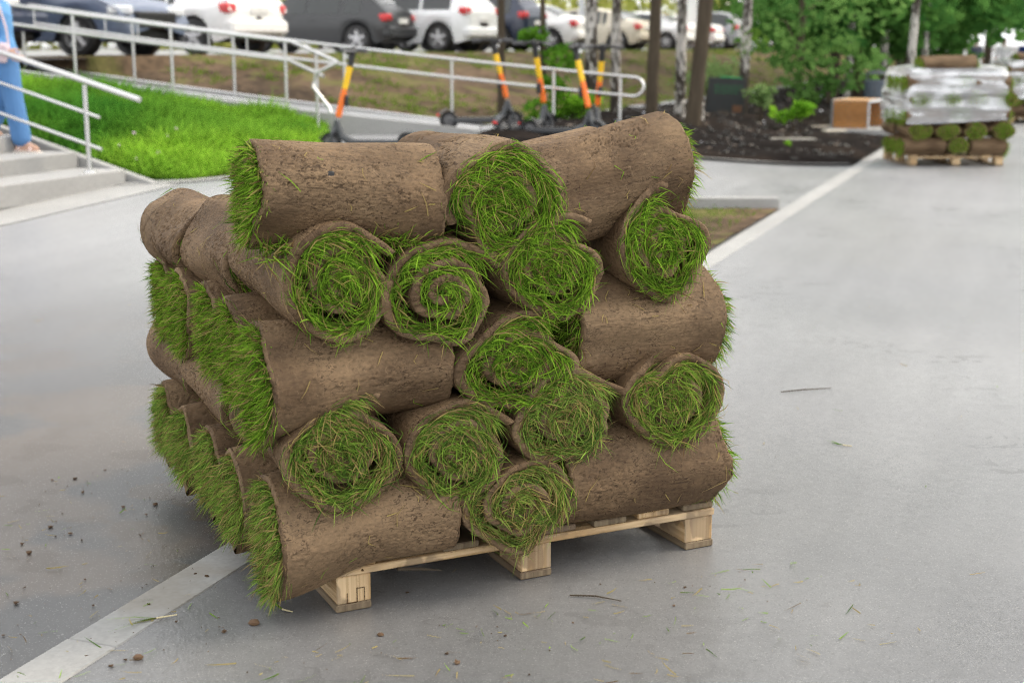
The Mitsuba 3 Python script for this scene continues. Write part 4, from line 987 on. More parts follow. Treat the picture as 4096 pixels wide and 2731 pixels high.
def tree(label, x, y, z, h, r, lean=(0, 0), mat='m_bark', crown=(4.5, 1.6, 700), leaf=((0.05, 0.11, 0.02), (0.12, 0.2, 0.03)), cat='tree', group=None, name='tree', size=0.10, bend=0.0, clumps=24, low=None, sides=14):
    t = thing(name, label, cat, group)
    q = np.linspace(0, 1, 7)
    pts = np.array([[x + lean[0] * f * h + bend * math.sin(f * 5), y + lean[1] * f * h, z - 0.15 + f * h] for f in q])
    m, uv = trunk_mesh(pts, r * (1 - 0.5 * q) , sides)
    part(t, 'trunk', m, mat, smooth=True, uv=uv)
    z0, rad, n = crown
    top = pts[-1]
    cz = np.linspace(z0, h + 0.6, clumps); cs, rs_ = [], []
    for zz in cz:
        f = np.clip((zz - z0) / max(h - z0, 0.1), 0, 1); rr = rad * (0.35 + 0.65 * math.sin(math.pi * (0.15 + 0.8 * f)))
        c = np.array([np.interp(zz, pts[:, 2] - z, pts[:, 0]), np.interp(zz, pts[:, 2] - z, pts[:, 1]), z + zz])
        an = tr.random() * 6.28; e = c + [math.cos(an) * rr * 0.7, math.sin(an) * rr * 0.7, 0.2]
        cs.append(e); rs_.append(rr * 0.55)
        if zz < h: part(t, 'limb', MB().tube([c - [0, 0, 0.5], (c + e) / 2, e], [r * 0.28, r * 0.2, r * 0.08], 6).mesh(), 'm_bark')
    if low is not None:
        for (c, rr) in low: cs.append(np.asarray(c, float)); rs_.append(rr)
    lm, lc = leaves(np.array(cs), np.array(rs_), n, size, *leaf, tr)
    part(t, 'crown', lm, 'm_leaf', color=lc, kind='stuff')
    return t
def ground_z(x, y):
    s, l = sl(x, y); s, l = float(s), float(l)
    if l > 3.6 and y > 19.9: return float(bank_z(s, l))
    return float(gz(x, y)) + 0.03
NEAR = dict(crown=(3.6, 1.3, 350), clumps=8)
tree('slim straight brown trunk standing behind the railing left of the sapling', -0.16, 20.9, 0.38, 8, 0.062, (0.0, 0.0), **NEAR)
tree('thin dark trunk with leafy suckers round it, behind the scooters', 0.46, 20.4, 0.36, 6, 0.045, (-0.012, 0), low=[([0.32, 20.3, 1.62], .20), ([0.72, 20.25, 1.35], .26), ([0.62, 20.2, .95], .25), ([0.45, 20.2, .55], .3), ([0.80, 20.2, .62], .28)], crown=(3.4, 1.2, 900), leaf=((0.06, 0.17, 0.02), (0.20, 0.40, 0.04)), clumps=4, size=0.10)
tree('thick birch trunk with black and white bark behind the right scooters', 1.16, 20.8, 0.34, 10, 0.095, (-0.002, 0), 'm_birch', **NEAR)
tree('birch trunk right of the thick birch, behind the rightmost scooter', 1.55, 21.2, 0.34, 9, 0.078, (0.0, 0), 'm_birch', **NEAR)
tree('brown trunk standing on the dark mulch right of the railing end, leaning slightly right', 2.05, 20.8, 0.3, 9, 0.095, (0.022, 0), **NEAR)
tree('white birch trunk close beside the leaning brown trunk', 2.62, 22.0, 0.3, 9, 0.085, (0.0, 0), 'm_birch', **NEAR)
tree('leaning brown trunk above the right end of the stack', 2.62, 20.6, 0.25, 9, 0.118, (0.075, 0), bend=0.03, **NEAR)
tree('short broken birch trunk right behind the leaning brown trunk', 2.82, 21.2, 0.25, 9, 0.075, (-0.004, 0), 'm_birch', **NEAR)
tree('slim white birch beside the dark board', 3.98, 24.4, 0.12, 9, 0.095, (0.022, 0), 'm_birch', leaf=((0.06, 0.13, 0.02), (0.13, 0.24, 0.04)), crown=(3.6, 1.3, 400), clumps=8, low=[([4.1, 24.2, 1.5], .35)])
tree('white birch stem rising behind the wrapped pallet', 7.55, 27.0, 0.05, 9, 0.085, (0.035, 0), 'm_birch', **NEAR)
# maple hanging over the bed
tree('young maple with low green branches over the mulch bed', 5.2, 25.6, 0.12, 6, 0.07, (0.0, 0), crown=(1.7, 2.0, 1500), clumps=16, size=0.14, leaf=((0.05, 0.15, 0.035), (0.20, 0.36, 0.10)),
     low=[([4.75, 24.8, 1.55], .55), ([5.3, 24.8, 1.25], .55), ([5.5, 25, 1.75], .7), ([6.0, 25, 1.4], .6), ([5.05, 24.9, .95], .42), ([5.6, 24.9, .85], .40), ([6.3, 25.2, 1.1], .5), ([4.9, 25, 2.2], .7), ([6.2, 25, 2.2], .8), ([5.2, 24.7, 0.6], .25)])
for i, (x_, y_, h_, r_, lab) in enumerate([
        (8.3, 34, 9, 2.6, 'dark green maple behind the bench'), (10.6, 38, 10, 3.0, 'dark green maple left of the white birch stem, farther back'), (12.6, 40, 10, 3.0, 'broad green tree above the wrapped pallet'),
        (15.4, 46, 11, 3.4, 'green tree above the second wrapped pallet'), (19.0, 50, 11, 3.6, 'green tree at the right edge of the picture'),
        (6.9, 30.5, 8, 2.0, 'green maple between the young maple and the litter bin'), (9.4, 33.5, 9, 2.4, 'green maple right behind the first wrapped pallet')]):
    c0 = (1.6, 2.2, 2.7, 3.0, 3.0, 2.1, 2.3)[i]
    tree(lab, x_, y_, 0.0, h_, 0.13, (0.01 * (i - 2), 0), crown=(c0, r_, 3600), clumps=40, size=0.26, leaf=((0.035, 0.13, 0.03), (0.16, 0.34, 0.08)),
         low=[([x_ + r_ * 0.75 * math.cos(a), y_ - 0.6 + r_ * 0.5 * math.sin(a), c0 - 0.2 + 0.6 * tr.random()], 0.9) for a in np.linspace(0, 6.28, 12)])
BL = ['first', 'second', 'third', 'fourth', 'fifth', 'sixth', 'seventh', 'eighth', 'ninth', 'tenth']
for i, (x_, y_) in enumerate([(7.0, 29.5), (7.6, 32), (8.0, 30.5), (8.7, 33), (9.2, 35), (9.0, 31), (10.0, 36.5), (10.6, 34), (12.4, 44), (14.8, 48)]):
    tree('pale birch stem of the grove behind the bench, %s from the left' % BL[i], x_, y_, 0.05, 8, 0.075 + 0.02 * tr.random(), (0.02 * tr.normal(), 0), 'm_birch', crown=(3.6, 1.3, 350), clumps=7, group='birch stems behind the bench', leaf=((0.04, 0.12, 0.02), (0.11, 0.22, 0.035)))
# trees beyond the car park, sunlight painted into their pale leaf colours
for i in range(15):
    s_ = 48 + 7.5 * i; l_ = 42 - 1.6 * i + 3 * tr.random()
    q = P2(s_, l_)
    tree('yellow green tree beyond the car park, %s from the left' % (BL + ['eleventh', 'twelfth', 'thirteenth', 'fourteenth', 'fifteenth'])[i], q[0], q[1], PKZ, 9 + 2 * tr.random(), 0.16, (0, 0), crown=(0.3, 3.8, 1700), clumps=30, size=0.5, group='trees beyond the car park',
         leaf=((0.28, 0.34, 0.07), (0.56, 0.56, 0.18)), low=[([q[0] + 3.4 * tr.normal(), q[1] + 1.5 * tr.normal(), PKZ + 0.1 + 3.0 * tr.random()], 1.4) for _ in range(18)])
# far trees closing the path
for i in range(12):
    x_ = 14 + 5.0 * i + tr.normal(); y_ = 88 + 5 * tr.normal()
    tree('far green tree closing the view along the path, %s from the left' % (BL + ['eleventh', 'twelfth'])[i], x_, y_, 0.0, 10 + 2 * tr.random(), 0.2, (0, 0), crown=(0.9 if i > 4 else 2.8, 4.2, 1300), clumps=30, size=0.55, group='far trees along the path', leaf=((0.07, 0.15, 0.035), (0.19, 0.29, 0.07)),
         low=[([x_ + 3.0 * tr.normal(), y_ + tr.normal(), 0.8 + 2.6 * tr.random()], 1.3) for _ in range(14 if i > 4 else 3)])

# small leafy plants of the bed
def shrub(label, x, y, h, n, rad, leaf, size=0.09, stems=4, name='shrub', cat='shrub'):
    t = thing(name, label, cat); z = ground_z(x, y)
    mb = MB(); cs = []
    for k in range(stems):
        e = np.array([x + rad * 0.8 * tr.normal() * 0.7, y + rad * 0.5 * tr.normal() * 0.7, z + h * (0.55 + 0.45 * tr.random())])
        mb.tube([[x + 0.03 * tr.normal(), y, z - 0.03], [(x + e[0]) / 2, (y + e[1]) / 2, z + 0.55 * (e[2] - z)], e], [0.012, 0.009, 0.004], 6); cs += [e, (e + [x, y, z + h * 0.4]) / 2]
    part(t, 'stem', mb.mesh(), 'm_bark')
    lm, lc = leaves(np.array(cs), np.full(len(cs), rad * 0.55), n, size, *leaf, tr); part(t, 'foliage', lm, 'm_leaf', color=lc, kind='stuff')
LIME = ((0.14, 0.34, 0.03), (0.30, 0.55, 0.05)); PALE = ((0.12, 0.22, 0.07), (0.30, 0.42, 0.17))
shrub('bright lime green sapling on the mulch beside the bench', 4.35, 22.0, 0.52, 170, 0.22, LIME, 0.10)
shrub('small pale green sapling left of the lime green one', 3.98, 22.6, 0.62, 130, 0.22, PALE, 0.09)
shrub('pale feathery shrub behind the dark board', 3.45, 25.6, 0.95, 420, 0.42, PALE, 0.06, 9)
shrub('pale shrub behind the leaning trunk and the dark board', 3.95, 26.6, 0.85, 380, 0.45, PALE, 0.06, 9)
shrub('yellow green weed clump at the foot of the leaning trunk', 2.95, 22.6, 0.5, 160, 0.18, ((0.15, 0.27, 0.05), (0.3, 0.42, 0.08)), 0.05, 7)
shrub('bright green suckers behind the railing and the third scooter', 0.86, 20.2, 0.55, 260, 0.3, LIME, 0.09, 6)
shrub('tiny green seedling on the mulch in front of the bench', 3.72, 18.9, 0.16, 26, 0.06, LIME, 0.05, 2)

# ------------------------------------------------------------------ things on the bed
# the dark board
t = thing('notice_board', 'leaning dark board with faint green lettering on the mulch', 'board')
bz = ground_z(3.45, 23.6); a = 0.10
Rb = rotz(-0.08) @ np.array([[math.cos(0.05), 0, math.sin(0.05)], [0, 1, 0], [-math.sin(0.05), 0, math.cos(0.05)]])
wb_ = lambda p: np.asarray(p, float) @ Rb.T + [3.56, 23.6, bz - 0.02]
part(t, 'panel', MB().box(wb_([0, 0, 0.31]), [0.62, 0.05, 0.62], Rb, 0.006, (0.016, 0.019, 0.02)), 'm_plastic')
part(t, 'top_edge', MB().box(wb_([0.06, 0, 0.632]), [0.36, 0.06, 0.022], Rb, 0.006, (0.03, 0.32, 0.10)), 'm_plastic')
mb = MB()
for rw in range(3):
    x0 = -0.20
    while x0 < 0.20:
        L = 0.03 + 0.05 * tr.random(); mb.box(wb_([x0 + L / 2, -0.0265, 0.49 - 0.055 * rw]), [L, 0.004, 0.026], Rb, 0.001, (0.012, 0.10, 0.035)); x0 += L + 0.014
part(t, 'lettering', mb, 'm_plastic')
part(t, 'emblem', MB().box(wb_([0.20, -0.0265, 0.12]), [0.16, 0.004, 0.12], Rb, 0.001, (0.11, 0.05, 0.02)).box(wb_([-0.02, -0.0265, 0.06]), [0.2, 0.004, 0.05], Rb, 0.001, (0.05, 0.035, 0.02)), 'm_plastic')
# bench: slatted cube in a metal frame, on a concrete slab
bx, by = 5.22, 22.9; bz0 = float(gz(bx, by)) + 0.10
patch_b = MB().box([bx + 0.62, by + 0.25, bz0 - 0.05], [1.55, 1.0, 0.10], rotz(-0.05), 0.01)
put('bench_slab', patch_b.mesh(), 'm_concrete'); tag('bench_slab', 'pale concrete slab under the bench', kind='structure')
t = thing('bench', 'low cube bench of warm brown slats in a grey metal frame', 'bench')
Rn = rotz(-0.55)
wq = lambda p: np.asarray(p, float) @ Rn.T + [bx + 0.02, by + 0.12, bz0]
WD = (0.36, 0.165, 0.05)
for k in range(9):      # front slats
    part(t, 'front_slat', MB().box(wq([0.30 - 0.0, 0.0, 0.035 + 0.046 * k]), [0.56, 0.03, 0.040], Rn, 0.004, np.array(WD) * (0.85 + 0.3 * tr.random())), 'm_plastic')
for k in range(7):      # seat slats
    part(t, 'seat_slat', MB().box(wq([0.30, 0.05 + 0.125 * k, 0.452]), [0.58, 0.115, 0.03], Rn, 0.004, np.array((0.55, 0.33, 0.17)) * (0.9 + 0.2 * tr.random())), 'm_plastic')
for k in range(9):
    part(t, 'back_slat', MB().box(wq([0.30, 0.86, 0.035 + 0.046 * k]), [0.56, 0.03, 0.040], Rn, 0.004, np.array(WD) * (0.85 + 0.3 * tr.random())), 'm_plastic')
for y_ in (0.0, 0.86):
    for x_ in (0.0, 0.60): part(t, 'frame_post', MB().box(wq([x_, y_, 0.225]), [0.03, 0.04, 0.45], Rn, 0.005, (0.20, 0.205, 0.21) if x_ < 0.3 else (0.42, 0.43, 0.44)), 'm_plastic')
for x_ in (0.0, 0.60):
    part(t, 'frame_rail', MB().box(wq([x_, 0.43, 0.445]), [0.045, 0.80, 0.05], Rn, 0.005, (0.42, 0.43, 0.44)), 'm_plastic')
# litter bin
t = thing('litter_bin', 'tall dark blue grey litter bin behind the bench', 'bin')
z = bz0 - 0.05
wn = lambda p: np.asarray(p, float) @ rotz(0.2).T + [6.28, 24.3, z]
part(t, 'body', MB().lathe([(0.0, 0.0), (0.20, 0.0), (0.215, 0.02), (0.215, 0.78), (0.20, 0.80), (0.17, 0.80), (0.17, 0.7)], wn([0, 0, 0]), [0, 0, 1], 20, (0.055, 0.075, 0.10)), 'm_plastic')
part(t, 'lid', MB().lathe([(0.215, 0.90), (0.20, 0.93), (0.05, 0.96), (0.0, 0.96)], wn([0, 0, 0]), [0, 0, 1], 20, (0.05, 0.06, 0.075)), 'm_plastic')
for s in (-1, 1): part(t, 'lid_post', MB().tube([wn([0.19 * s, 0, 0.75]), wn([0.19 * s, 0, 0.91])], 0.018, 8, col=(0.05, 0.06, 0.075)), 'm_plastic')
part(t, 'side_panel', MB().box(wn([0.27, -0.05, 0.44]), [0.035, 0.32, 0.88], rotz(0.2), 0.006, (0.20, 0.24, 0.29)), 'm_plastic')
# boards lying on the mulch
def lying(label, x, y, L, W, a, col):
    z = ground_z(x, y)
    t = thing('loose_board', label, 'board')
    part(t, 'plank', MB().box([x, y, z + 0.075], [L, W, 0.03], rotz(a), 0.006, col), 'm_plastic')
    part(t, 'end_chip', MB().box([x + L / 2 * math.cos(a), y + L / 2 * math.sin(a), z + 0.07], [0.06, W * 0.5, 0.02], rotz(a + 0.2), 0.004, np.array(col) * 0.8), 'm_plastic')
lying('pale plank lying flat on the mulch in front of the bench', 4.0, 20.0, 0.62, 0.14, 0.05, (0.34, 0.32, 0.28))
lying('short pale plank end lying left of the bench', 5.12, 23.1, 0.40, 0.10, 0.35, (0.48, 0.42, 0.33))
lying('pale plank end beside the concrete slab of the bench', 5.15, 22.45, 0.42, 0.13, 0.45, (0.52, 0.47, 0.38))
# poles and a white board beyond the bank
for x_, y_, r_, lab in ((2.35, 48, 0.11, 'pale grey lamp post among the parked cars'), (8.8, 52, 0.11, 'thin grey lamp post at the right of the parked cars')):
    t = thing('lamp_post', lab, 'lamp post')
    part(t, 'pole', MB().tube([[x_, y_, PKZ], [x_, y_, PKZ + 6.5]], [r_, r_ * 0.6], 12, col=(0.55, 0.58, 0.62)), 'm_plastic')
    part(t, 'base', MB().lathe([(r_ * 1.9, 0), (r_ * 1.9, 0.03), (r_ * 1.25, 0.5), (r_, 0.52)], [x_, y_, PKZ], [0, 0, 1], 14, (0.5, 0.53, 0.57)), 'm_plastic')
    part(t, 'lamp_head', MB().box([x_ + 0.4, y_, PKZ + 6.5], [1.0, 0.22, 0.12], np.eye(3), 0.04, (0.5, 0.52, 0.55)), 'm_plastic')
t = thing('road_sign', 'blank white board on a post above the parked cars', 'sign')
part(t, 'panel', MB().box([7.0, 56, PKZ + 1.75], [0.95, 0.05, 1.3], np.eye(3), 0.01, (0.85, 0.86, 0.85)), 'm_plastic')
part(t, 'post', MB().tube([[7.0, 56.06, PKZ], [7.0, 56.06, PKZ + 2.3]], 0.04, 8, col=(0.4, 0.4, 0.42)), 'm_plastic')

# ------------------------------------------------------------------ wrapped pallets farther along the path
def film_w(p, n, uv):
    a = fbm(uv.x * 1.5, uv.y * 26.0, 1.0, octaves=3); b = fbm(uv.x * 5.0, uv.y * 5.0, 4.0, octaves=3)
    return dr.clip(0.26 + 0.66 * smoothstep(0.42, 0.66, a * 0.55 + b * 0.45), 0, 1)
def film_b(p, n, uv):
    return fbm(uv.x * 2.5, uv.y * 40.0, 1.0, octaves=3) + 0.8 * fbm(uv.x * 9.0, uv.y * 14.0, 3.0, octaves=3)
scene['m_film'] = {'type': 'blendbsdf', 'weight': proc(film_w),
                   'a': {'type': 'thindielectric', 'int_ior': 1.5},
                   'b': two({'type': 'bumpmap', 'arbitrary': proc(film_b, eps=0.004), 'scale': 0.02, 'bsdf': {'type': 'principled', 'base_color': {'type': 'rgb', 'value': [0.74, 0.76, 0.79]}, 'roughness': 0.16, 'specular': 0.8}})}
def far_stack(which, origin, yaw, seed, layers=5, wrap_from=0.57, detail=1, top=None):
    """a pallet of turf rolls whose upper layers are wrapped in stretch film"""
    R = rotz(yaw); A3, B3 = R @ [1, 0, 0], R @ [0, 1, 0]; O3 = np.array([*origin, 0.0])
    g = 'turf rolls on %s' % which
    pallet('pale wooden pallet under %s' % which, O3, yaw, 1.2, 1.2, seed)
    at3 = lambda a, b, z: O3 + A3 * a + B3 * b + PZ * z
    names = ['bottom', 'second', 'third', 'fourth', 'fifth']
    kw = dict(hi=0, group=g, lumps=0.016)
    for L in range(layers):
        z = 0.14 + 0.118 + 0.196 * L
        if L % 2 == 0:
            turf_roll('lengthwise roll at the left of the %s layer of %s' % (names[L], which), at3(0.155, 0.03, z), A3, 0.52, ends='f', mat=True, seed=seed + 10 * L + 1, dens=.7, rz=.78, **kw)
            turf_roll('end on roll in the middle of the %s layer of %s' % (names[L], which), at3(0.585, 0.16, z), B3, 0.5, ends='f', seed=seed + 10 * L + 2, dens=.7, rz=.80, rx=1.05, phi=-90, flap=0, bare=0.05, **kw)
            turf_roll('lengthwise roll at the right of the %s layer of %s' % (names[L], which), at3(0.97, 0.03, z), A3, 0.45, ends='b', mat=True, seed=seed + 10 * L + 3, dens=.7, rz=.78, **kw)
            for q in range(1, 3): turf_roll('left facing roll, %s from the front, %s layer of %s' % (ORD[q - 1], names[L], which), at3(0.155, 0.03 + 0.3 * q, z), A3, 0.52, ends='f', mat=True, seed=seed + 10 * L + 3 + q, dens=.5, rz=.78, **kw)
        else:
            for q in range(4):
                turf_roll('end on roll, %s from left, %s layer of %s' % (['first', 'second', 'third', 'fourth'][q], names[L], which), at3(0.075 + 0.35 * q, 0.16, z), B3, 0.56, ends='f', seed=seed + 10 * L + q, dens=.7, rx=1.13, rz=.78, phi=60 + 40 * q, bare=0.05, **kw)
            turf_roll('roll behind the left end of the %s layer of %s' % (names[L], which), at3(0.06, 0.74, z), B3, 0.56, ends='', seed=seed + 10 * L + 7, rx=1.13, rz=.78, **kw)
    zt = 0.14 + 0.196 * layers + 0.05
    turf_roll('brown turf roll lying loose on top of %s' % which, at3(0.42, 0.10, zt + 0.10), A3, 0.66, ends='fb', mat=True, seed=seed + 91, dens=.8, rz=.8, rx=1.3, **kw)
    # film: a loose sleeve round the upper layers, following them in and out
    t = thing('stretch_film', 'shiny clear plastic film wrapped round the upper layers of %s' % which, 'plastic film', 'plastic film on the far pallets')
    rect = np.array([[-0.145, -0.145], [1.225, -0.145], [1.225, 1.06], [-0.145, 1.06], [-0.145, -0.145]]); s = np.r_[0, np.cumsum(np.linalg.norm(np.diff(rect, axis=0), axis=1))]
    q = np.linspace(0, s[-1], 150); xy = np.stack([np.interp(q, s, rect[:, k]) for k in (0, 1)], 1); xy[-1] = xy[0]
    k5 = np.ones(9) / 9; ext = np.vstack([xy[-9:-1], xy, xy[1:9]]); xy = np.stack([np.convolve(ext[:, k], k5, 'same')[8:-8] for k in (0, 1)], 1); xy[-1] = xy[0]
    zz = np.linspace(wrap_from, zt + 0.05, 60); P = []
    cen = np.array([0.54, 0.47])
    for i, z in enumerate(zz):
        f = (z - wrap_from) / (zt - wrap_from); sc = 1 - 0.10 * max(0, f - 0.55) ** 1.0 * 1.2 - 0.02 * abs(math.sin((z - 0.14) / 0.196 * math.pi))
        dz = 0.03 * np.sin(q * 1.9 + seed) * (1 if i == 0 else 0.3)
        pp = np.stack([xy[:, 0] + 0 * q, xy[:, 1], 0 * q + z], 1)
        wr = 0.014 * (meshkit.fbm(np.stack([q * 3 , 0 * q + z * 22, 0 * q + seed], -1), 3, 5) - 0.5) + 0.02 * (meshkit.noise(np.stack([q * 5, 0 * q + z * 6, 0 * q + seed], -1), 2) - 0.5)
        wr[-1] = wr[0]
        d = xy - cen; nrm = d / np.linalg.norm(d, axis=1, keepdims=True)
        c2 = cen + d * sc + nrm * wr[:, None]
        P.append(np.stack([c2[:, 0], c2[:, 1], z + dz], 1))
    # drawn in over the top
    for k, f in enumerate((0.93, 0.8, 0.62)):
        P.append(np.concatenate([cen + (P[59][:, :2] - cen) * f, P[59][:, 2:] + 0.012 * (k + 1)], 1))
    P = np.array(P); v, f = grid_mesh(P)
    uv = np.stack([np.broadcast_to(q, P.shape[:2]).ravel() + seed, P[..., 2].ravel()], 1)
    part(t, 'sleeve', (v @ R.T + O3, f), 'm_film', smooth=True, uv=uv)
    e = P[0]; part(t, 'rolled_edge', MB().tube((e @ R.T + O3), 0.006, 6, caps=False).mesh(), 'm_film')
    return t
far_stack('the nearer wrapped pallet', [5.04, 17.72], 0.02, 300)
far_stack('the farther wrapped pallet', [9.75, 27.6], 0.05, 500, wrap_from=0.52)

# ------------------------------------------------------------------ people
def figure(label, joints, radii, bones, clothes, x, y, z, head_at, hair=(0.05, 0.03, 0.02), name='person', fine=0.02):
    """joints: name -> point; bones: (a, b); clothes: name -> (bones, colour, extra radius); the body is one surface"""
    import manifold3d as m3
    t = thing(name, label, 'person')
    def blob(bs, extra=0.0, sm_=10):
        tot = None
        for a, b in bs:
            pts = []
            ico = trimesh.creation.icosphere(2).vertices
            for j in (a, b): pts.append(ico * (radii[j] + extra) + joints[j])
            h = m3.Manifold.hull_points(np.vstack(pts).tolist()); tot = h if tot is None else tot + h
        m = tot.refine_to_length(fine).to_mesh()
        tm = trimesh.Trimesh(np.asarray(m.vert_properties)[:, :3], np.asarray(m.tri_verts), process=False)
        trimesh.smoothing.filter_taubin(tm, iterations=sm_)
        return tm
    off = np.array([x, y, z])
    tm = blob(bones); part(t, 'body', MB().raw(tm.vertices + off, tm.faces, (0.52, 0.33, 0.25)), 'm_cloth', smooth=True)
    for nm, (bs, col, ex) in clothes.items():
        tm = blob(bs, ex, 6); v = tm.vertices + 0.004 * (meshkit.fbm(tm.vertices * [9, 9, 14], 3, 5)[:, None] - 0.5) * 2 * unit_rows(tm.vertex_normals.copy())
        part(t, nm, MB().raw(v + off, tm.faces, col), 'm_cloth', smooth=True)
    # head with face and hair
    hc = np.asarray(head_at) + off; ico = trimesh.creation.icosphere(3); v = ico.vertices.copy()
    fx = v[:, 0].copy()
    v = v * [0.088, 0.075, 0.115]; v[:, 2] -= 0.012 * (fx > 0.3)
    nose = np.exp(-((ico.vertices[:, 1] / 0.16) ** 2 + ((ico.vertices[:, 2] + 0.08) / 0.22) ** 2)) * (fx > 0); v[:, 0] += 0.022 * nose
    eye = np.exp(-(((np.abs(ico.vertices[:, 1]) - 0.36) / 0.14) ** 2 + ((ico.vertices[:, 2] - 0.08) / 0.1) ** 2)) * (fx > 0); v[:, 0] -= 0.008 * eye
    part(t, 'head', MB().raw(v + hc, ico.faces, (0.52, 0.33, 0.25)), 'm_cloth', smooth=True)
    hv = ico.vertices * [0.098, 0.088, 0.122]; keep = ~((ico.vertices[:, 0] > 0.25) & (ico.vertices[:, 2] < 0.55)); hv = hv + [-0.008, 0, 0.006]
    hf = ico.faces[keep[ico.faces].all(1)]
    part(t, 'hair', MB().raw(hv + hc, hf, hair), 'm_cloth', smooth=True)
    return t
def hand_mesh(wrist, d, n_, s=1.0):
    """a relaxed hand: palm, four unequal curled fingers, thumb from its side; d: pointing direction, n_: palm normal"""
    import manifold3d as m3
    d, n_ = unit(d), unit(n_); e = np.cross(d, n_); ico = trimesh.creation.icosphere(1).vertices
    def cap(a, b, ra, rb): return m3.Manifold.hull_points(np.vstack([ico * ra + a, ico * rb + b]).tolist())
    palm = m3.Manifold.hull_points(np.vstack([ico * 0.018 + wrist, *[ico * 0.014 + wrist + d * 0.085 * s + e * k for k in (-0.033, 0.033)], ico * 0.018 + wrist + d * 0.03 + e * 0.02]).tolist())
    for k, L in ((-0.032, .058), (-0.011, .074), (0.011, .080), (0.032, .070)):
        a = wrist + d * 0.085 * s + e * k; b = a + d * L * 0.5 + n_ * 0.012; c = b + d * L * 0.42 + n_ * 0.030
        palm = palm + cap(a, b, .0095, .0088) + cap(b, c, .0088, .0075)
    a = wrist + d * 0.025 + e * 0.03; b = a + d * 0.03 + e * 0.03 + n_ * .01; c = b + d * 0.03 + e * 0.004 + n_ * .015
    palm = palm + cap(a, b, .013, .011) + cap(b, c, .011, .0085)
    m = palm.refine_to_length(0.006).to_mesh(); tm = trimesh.Trimesh(np.asarray(m.vert_properties)[:, :3], np.asarray(m.tri_verts), process=False)
    trimesh.smoothing.filter_taubin(tm, iterations=4); return tm
def J(**k): return {a: np.array(b, float) for a, b in k.items()}
DEN, SHIRT = (0.085, 0.20, 0.42), (0.11, 0.27, 0.52)
# the woman on the stairs: coming down to the right, weight on the front foot
hx, hy = -5.03, 14.0; hz = tread_z(2)
jt = J(pelvis=(0, 0, .95), waist=(-.01, 0, 1.10), chest=(-.02, 0, 1.30), neck=(-.02, 0, 1.45), chin=(0.0, 0, 1.52), hipF=(.06, -.08, .90), kneeF=(.12, -.10, .50), ankF=(.17, -.09, .09), toeF=(.31, -.12, .035), heelF=(.13, -.09, .04),
       hipB=(-.03, .08, .90), kneeB=(-.02, .09, .55), ankB=(-.22, .09, .24), toeB=(-.12, .09, .165), heelB=(-.27, .09, .20), shL=(-.02, -.17, 1.40), elL=(-.06, -.22, 1.13), wrL=(.13, -.22, .98), shR=(-.02, .17, 1.40), elR=(-.08, .22, 1.13), wrR=(-.02, .22, .90))
rd = dict(pelvis=.13, waist=.11, chest=.12, neck=.05, chin=.055, hipF=.088, kneeF=.060, ankF=.038, toeF=.030, heelF=.036, hipB=.088, kneeB=.060, ankB=.038, toeB=.030, heelB=.036, shL=.052, elL=.040, wrL=.027, shR=.052, elR=.040, wrR=.027)
bn = [('pelvis', 'waist'), ('waist', 'chest'), ('chest', 'neck'), ('neck', 'chin'), ('pelvis', 'hipF'), ('hipF', 'kneeF'), ('kneeF', 'ankF'), ('ankF', 'heelF'), ('heelF', 'toeF'), ('ankF', 'toeF'), ('pelvis', 'hipB'), ('hipB', 'kneeB'), ('kneeB', 'ankB'), ('ankB', 'heelB'), ('heelB', 'toeB'), ('ankB', 'toeB'),
      ('chest', 'shL'), ('shL', 'elL'), ('elL', 'wrL'), ('chest', 'shR'), ('shR', 'elR'), ('elR', 'wrR')]
jt['cufF'] = jt['kneeF'] + (jt['ankF'] - jt['kneeF']) * 0.86; jt['cufB'] = jt['kneeB'] + (jt['ankB'] - jt['kneeB']) * 0.82; rd['cufF'] = rd['cufB'] = 0.062
jt['hemF'], jt['hemB'] = np.array([.03, -.05, .92]), np.array([-.03, .05, .92]); rd['hemF'] = rd['hemB'] = .125
jt['fore'] = jt['elL'] + (jt['wrL'] - jt['elL']) * .55; rd['fore'] = .04; jt['foreR'] = jt['elR'] + (jt['wrR'] - jt['elR']) * .55; rd['foreR'] = .04
wom = figure('person in blue jeans and blue shirt walking down the stairs at the left edge', jt, rd, bn,
    {'jeans': ([('pelvis', 'hipF'), ('pelvis', 'hipB'), ('hipF', 'kneeF'), ('kneeF', 'cufF'), ('hipB', 'kneeB'), ('kneeB', 'cufB')], DEN, .034),
     'shirt': ([('waist', 'chest'), ('waist', 'hemF'), ('waist', 'hemB'), ('chest', 'shL'), ('chest', 'shR'), ('shL', 'elL'), ('elL', 'fore'), ('shR', 'elR'), ('elR', 'foreR'), ('chest', 'neck')], SHIRT, .022)},
    hx, hy, hz, (0.02, 0, 1.62), hair=(0.10, 0.05, 0.03))
o_ = np.array([hx, hy, hz])
for nm, d_ in (('wrL', (0.8, 0, -.5)), ('wrR', (0.1, 0, -1))):
    tm = hand_mesh(jt[nm] + o_, d_, (0, 1 if nm == 'wrL' else -1, 0)); part(wom, 'hand', MB().raw(tm.vertices, tm.faces, (0.52, 0.33, 0.25)), 'm_cloth', smooth=True)
